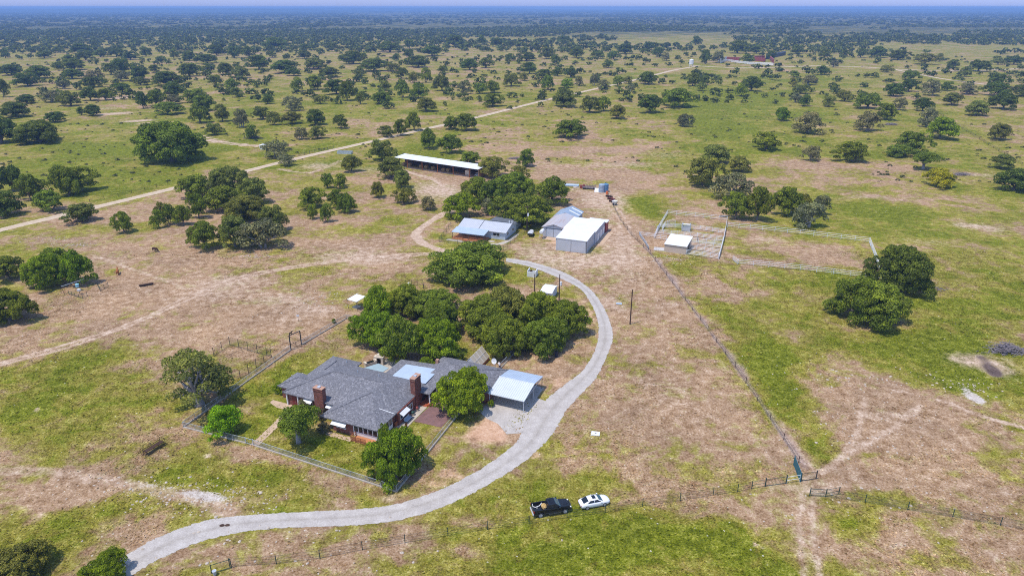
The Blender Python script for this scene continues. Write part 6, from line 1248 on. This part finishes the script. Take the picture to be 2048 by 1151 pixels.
for k, (u, v, lab) in enumerate(((1218,395,'dark rusty disc plough by the fence, nearest the orange drum'),(1222,400,'dark red spring-tooth harrow, middle implement along the fence'),(1226,405,'dark red implement next to the grey spreader along the fence'))):
    t = simple('farm_implement', lab, 'implement', u, v, R(-50+k*6)); G().tube([(-1.6,0,.75),(1.6,0,.75)],.09,6).tube([(-1.5,.7,.7),(1.5,.7,.7)],.09,6).tube([(0,0,.75),(0,1.4,.9)],.08,6).tube([(-1.5,0,.75),(-1.5,.7,.7)],.08,6).tube([(1.5,0,.75),(1.5,.7,.7)],.08,6).build('frame', M['red_metal' if k else 'rust'], t)
    for i in range(5): x = -1.4+i*.7; G().tube([(x-.03,.05,.42),(x+.03,.0,.42)],.42,12).build('disc', M['rust'], t)
t = simple('spreader', 'grey-white hopper spreader at the near end of the implement row', 'spreader', 1229, 410, R(-50)); G().hull8([(-.35,-.35,.5),(.35,-.35,.5),(.35,.35,.5),(-.35,.35,.5)],[(-.9,-.8,1.7),(.9,-.8,1.7),(.9,.8,1.7),(-.9,.8,1.7)]).build('hopper', M['white_metal'], t)
for y in (-.7,.7): G().tube([(0,y-.1,.4),(0,y+.1,.4)],.4,12).build('wheel', M['rubber'], t)

# ------------------------------------------------------------------ dead brush piles
def brush_pile(label, u, v, ru, h, n, seed, name='brush_pile'):
    c = at(u, v); r_ = random.Random(seed); t = thing(name, label, 'brush pile', tuple(c)); 
    for k in range(2):
        g = G()
        for i in range(n):
            x = r_.gauss(0,.42)*ru; y = r_.gauss(0,.30)*ru*.75; hz = max(.05, h*(1-(x/ru)**2*.8)*r_.random()); a = r_.gauss(.0 if k else .2, .7); L = ru*r_.uniform(.25,.6)
            dx, dy = math.cos(a)*L/2, math.sin(a)*L/2*.8; g.tube([(x-dx,y-dy,max(.02,hz+r_.gauss(0,.25))),(x,y,hz+.12),(x+dx,y+dy,max(.02,hz+r_.gauss(0,.25)))],[r_.uniform(.04,.10),.06,.025],4)
        g.build('branches' if k else 'logs', M['dead_wood'], t)
brush_pile('large grey heap of dead branches beside the burnt patch at right', 2012, 702, 4.2, 1.5, 130, 2)
brush_pile('dead branches lying by the yellow-green oak at right', 1925, 350, 4.5, .9, 60, 3); brush_pile('dead grey brush under the oaks in the right pasture', 1782, 250, 5, 1.1, 60, 4); brush_pile('fallen pale limb on the ground right of the arena oak', 1872, 579, 2.6, .5, 16, 5, 'fallen_limb')
brush_pile('grey brush round the foot of the pointed oak by the left track', 506, 276, 5.5, 1.2, 60, 6); brush_pile('dead twig heap beyond the hay shed', 1030, 318, 4, .9, 40, 8)
# ------------------------------------------------------------------ animals and the person
def skin_body(name, mat, joints, bones, parent, root=0):
    me_ = bpy.data.meshes.new(name); me_.from_pydata([j[0] for j in joints], bones, []); o = bpy.data.objects.new(name, me_); C.objects.link(o)
    m = o.modifiers.new('skin', 'SKIN'); m.use_smooth_shade = True
    for i, j in enumerate(joints): me_.skin_vertices[0].data[i].radius = (j[1], j[1] if len(j) < 3 else j[2]); me_.skin_vertices[0].data[i].use_root = (i == root)
    s = o.modifiers.new('sub', 'SUBSURF'); s.levels = 1; s.render_levels = 1
    dg = bpy.context.evaluated_depsgraph_get(); nm = bpy.data.meshes.new_from_object(o.evaluated_get(dg)); o.modifiers.clear(); o.data = nm; nm.name = name; nm.materials.clear(); nm.materials.append(M[mat])
    if parent: o.parent = parent
    return o
def cow(label, u, v, rz, mat, s=1.0, graze=True, group=None):
    t = thing('cow', label, 'cow', tuple(at(u, v)), rz, group); t.scale = (s, s, s)
    hz = .55 if graze else 1.45; hx = 1.35 if graze else 1.3
    J = [((-.75,0,1.05),.30),((-.2,0,1.0),.36),((.4,0,1.05),.34),((.75,0,1.15),.24),((1.05,0,(1.15+hz)/2+.1),.15),((hx,0,hz),.14),((hx+.32,0,hz-.16),.085),
         ((-.85,-.2,.75),.16),((-.72,-.2,.42),.08),((-.82,-.2,.03),.055),((-.85,.2,.75),.16),((-.72,.2,.42),.08),((-.82,.2,.03),.055),
         ((.55,-.2,.7),.13),((.6,-.2,.38),.075),((.56,-.2,.03),.055),((.55,.2,.7),.13),((.6,.2,.38),.075),((.56,.2,.03),.055),((-1.02,0,1.1),.05),((-1.12,0,.55),.035),
         ((hx-.05,-.2,hz+.08),.04),((hx-.05,.2,hz+.08),.04)]
    B = [(0,1),(1,2),(2,3),(3,4),(4,5),(5,6),(0,7),(7,8),(8,9),(0,10),(10,11),(11,12),(2,13),(13,14),(14,15),(2,16),(16,17),(17,18),(0,19),(19,20),(5,21),(5,22)]
    skin_body('body', mat, J, B, t, 1); return t
cow('red-brown cow standing in the dry field right of the left oak', 236, 548, R(115), 'cow_brown', 1.05, False)
cow('dark brown cow grazing alone on the bare left field', 311, 503, R(-25), 'cow_dark', 1.05, True)
cg = 'black cattle in the far pasture'
for k, (u, v, rz) in enumerate(((1151,170,.3),(1158,172,2.8),(1165,171,.1),(1170,173,3.4),(1262,174,.6))): cow(['black cow, leftmost of the far herd by the dirt road','black cow, second from left in the far herd','black cow, third from left in the far herd','black cow, rightmost of the far herd beside grey trees','lone black cow right of the far herd, past two oaks'][k], u, v, rz, 'black', 1.15, k % 2 == 0, cg)
def person():
    c = hl(8.3, 32.2); t = thing('person', 'person in white shirt and navy trousers bending forward behind the house wing', 'person', tuple(c), R(-23+150))
    J = [((0,0,.92),.13,.16),((.05,0,1.12),.13,.15),((.22,0,1.36),.14,.18),((.33,0,1.47),.06),((.40,0,1.53),.075),((.47,0,1.60),.095),((.50,0,1.66),.08),
         ((.0,-.10,.86),.10),((.03,-.11,.47),.065),((-.03,-.11,.08),.045),((.12,-.12,.03),.035),((.0,.10,.86),.10),((.10,.11,.47),.065),((.05,.11,.08),.045),((.2,.12,.03),.035),
         ((.25,-.21,1.36),.06),((.40,-.25,1.10),.045),((.58,-.20,.93),.033),((.66,-.19,.90),.03),((.25,.21,1.36),.06),((.40,.25,1.10),.045),((.58,.20,.93),.033),((.66,.19,.90),.03)]
    B = [(0,1),(1,2),(2,3),(3,4),(4,5),(5,6),(0,7),(7,8),(8,9),(9,10),(0,11),(11,12),(12,13),(13,14),(2,15),(15,16),(16,17),(17,18),(2,19),(19,20),(20,21),(21,22)]
    for s, e in ((17,18),(21,22)):
        sy = J[e][0][1]
        for f in range(5): n = len(J); J.append(((.72+.02*(2-abs(f-2)) if f < 4 else .68, sy+(f-1.5)*.022 if f < 4 else sy+(.05 if sy < 0 else -.05), .87),.010)); B.append((e, n))
    skin_body('body', 'skin', J, B, t, 0)
    K = [((-.02,0,.90),.165,.19),((.05,0,1.12),.165,.19),((.21,0,1.36),.165,.21),((.29,0,1.43),.09),((.25,-.22,1.36),.085),((.33,-.24,1.20),.07),((.25,.22,1.36),.085),((.33,.24,1.20),.07)]
    skin_body('shirt', 'white_cloth', K, [(0,1),(1,2),(2,3),(2,4),(4,5),(2,6),(6,7)], t, 1)
    K = [((-.01,0,.93),.17,.18),((0,-.10,.82),.125),((.03,-.11,.47),.09),((-.03,-.11,.12),.075),((0,.10,.82),.125),((.10,.11,.47),.09),((.05,.11,.12),.075)]
    skin_body('trousers', 'navy_cloth', K, [(0,1),(1,2),(2,3),(0,4),(4,5),(5,6)], t, 0)
    G().ball((.46,0,1.635),.105,.095,.10,10,7).build('hair', M['hair'], t, True)
person()
# ------------------------------------------------------------------ shrubs at the house
def shrub(label, c, r, h, tint, sparse=False, name='shrub'):
    k = ('Y' if sparse else 'M'); cm, tm = TPL[k, random.randrange(3)]; t = thing(name, label, 'shrub', tuple(c), random.random()*6); t.scale = (r, r, h/1.3)
    for nm, me_ in (('foliage', cm), ('stem', tm)):
        o = bpy.data.objects.new(nm, me_); C.objects.link(o); o.parent = t
        if nm == 'foliage': o.color = (*tint, 1)
shrub('dense green shrub at the left end wall of the brick house', hl(-27.6,6.6), 1.5, 2.2, TINT['g']); shrub('round green bush on the yard fence near the white canopy', at(668,646), .65, 1.2, TINT['b']); shrub('clipped green bush at the yard fence corner by the canopy', at(701,641), .8, 1.1, TINT['b'])
shrub('sparse grey-green shrub between the porch post and left chimney', hl(-18.6,2.6), 1.4, 2.6, TINT['y'], True); shrub('bare grey twiggy shrub at the left chimney foot', hl(-14.4,2.3), 1.3, 2.0, (.15,.12,.10), True); shrub('grey-green twiggy shrub left of the sunroom awning', hl(-11.0,-1.2), 1.2, 2.3, (.14,.13,.08), True)
shrub('slim pale-stemmed tree at the sunroom right corner', hl(.9,.2), 1.25, 4.2, TINT['g'], True); shrub('low yellow-green bush below the sunroom side windows', hl(.6,-1.5), 1.1, 1.3, TINT['k']); shrub('grey flowering shrub beside the front path tree', hl(-16.5,-1.0), 1.3, 1.5, (.2,.17,.15), True); shrub('small green shrub by the carport front post', hl(12.7,18.3), .7, 1.5, TINT['g'])
shrub('dark green shrub behind the link roof courtyard', hl(-6.0,26.5), 1.8, 2.6, TINT['g']); shrub('purple-leaved slender shrub at the courtyard edge', hl(-8.4,23.6), .5, 1.5, (.10,.03,.03))
# ------------------------------------------------------------------ haze
def make_haze():
    g = G().box(-20900, 20900, -3000, 20900, -1.0, 74.0); m = bpy.data.materials.new('haze_air'); m.use_nodes = True; t = m.node_tree
    t.nodes.remove(t.nodes['Principled BSDF']); v = t.nodes.new('ShaderNodeVolumePrincipled'); v.inputs['Color'].default_value = (.36, .58, 1.0, 1); v.inputs['Density'].default_value = .00015; v.inputs['Anisotropy'].default_value = 0.0
    t.links.new(v.outputs[0], t.nodes['Material Output'].inputs['Volume']); o = g.build('haze', m); tag(o, 'thin blue air haze over the distant ranchland', 'haze', kind='stuff')
make_haze()
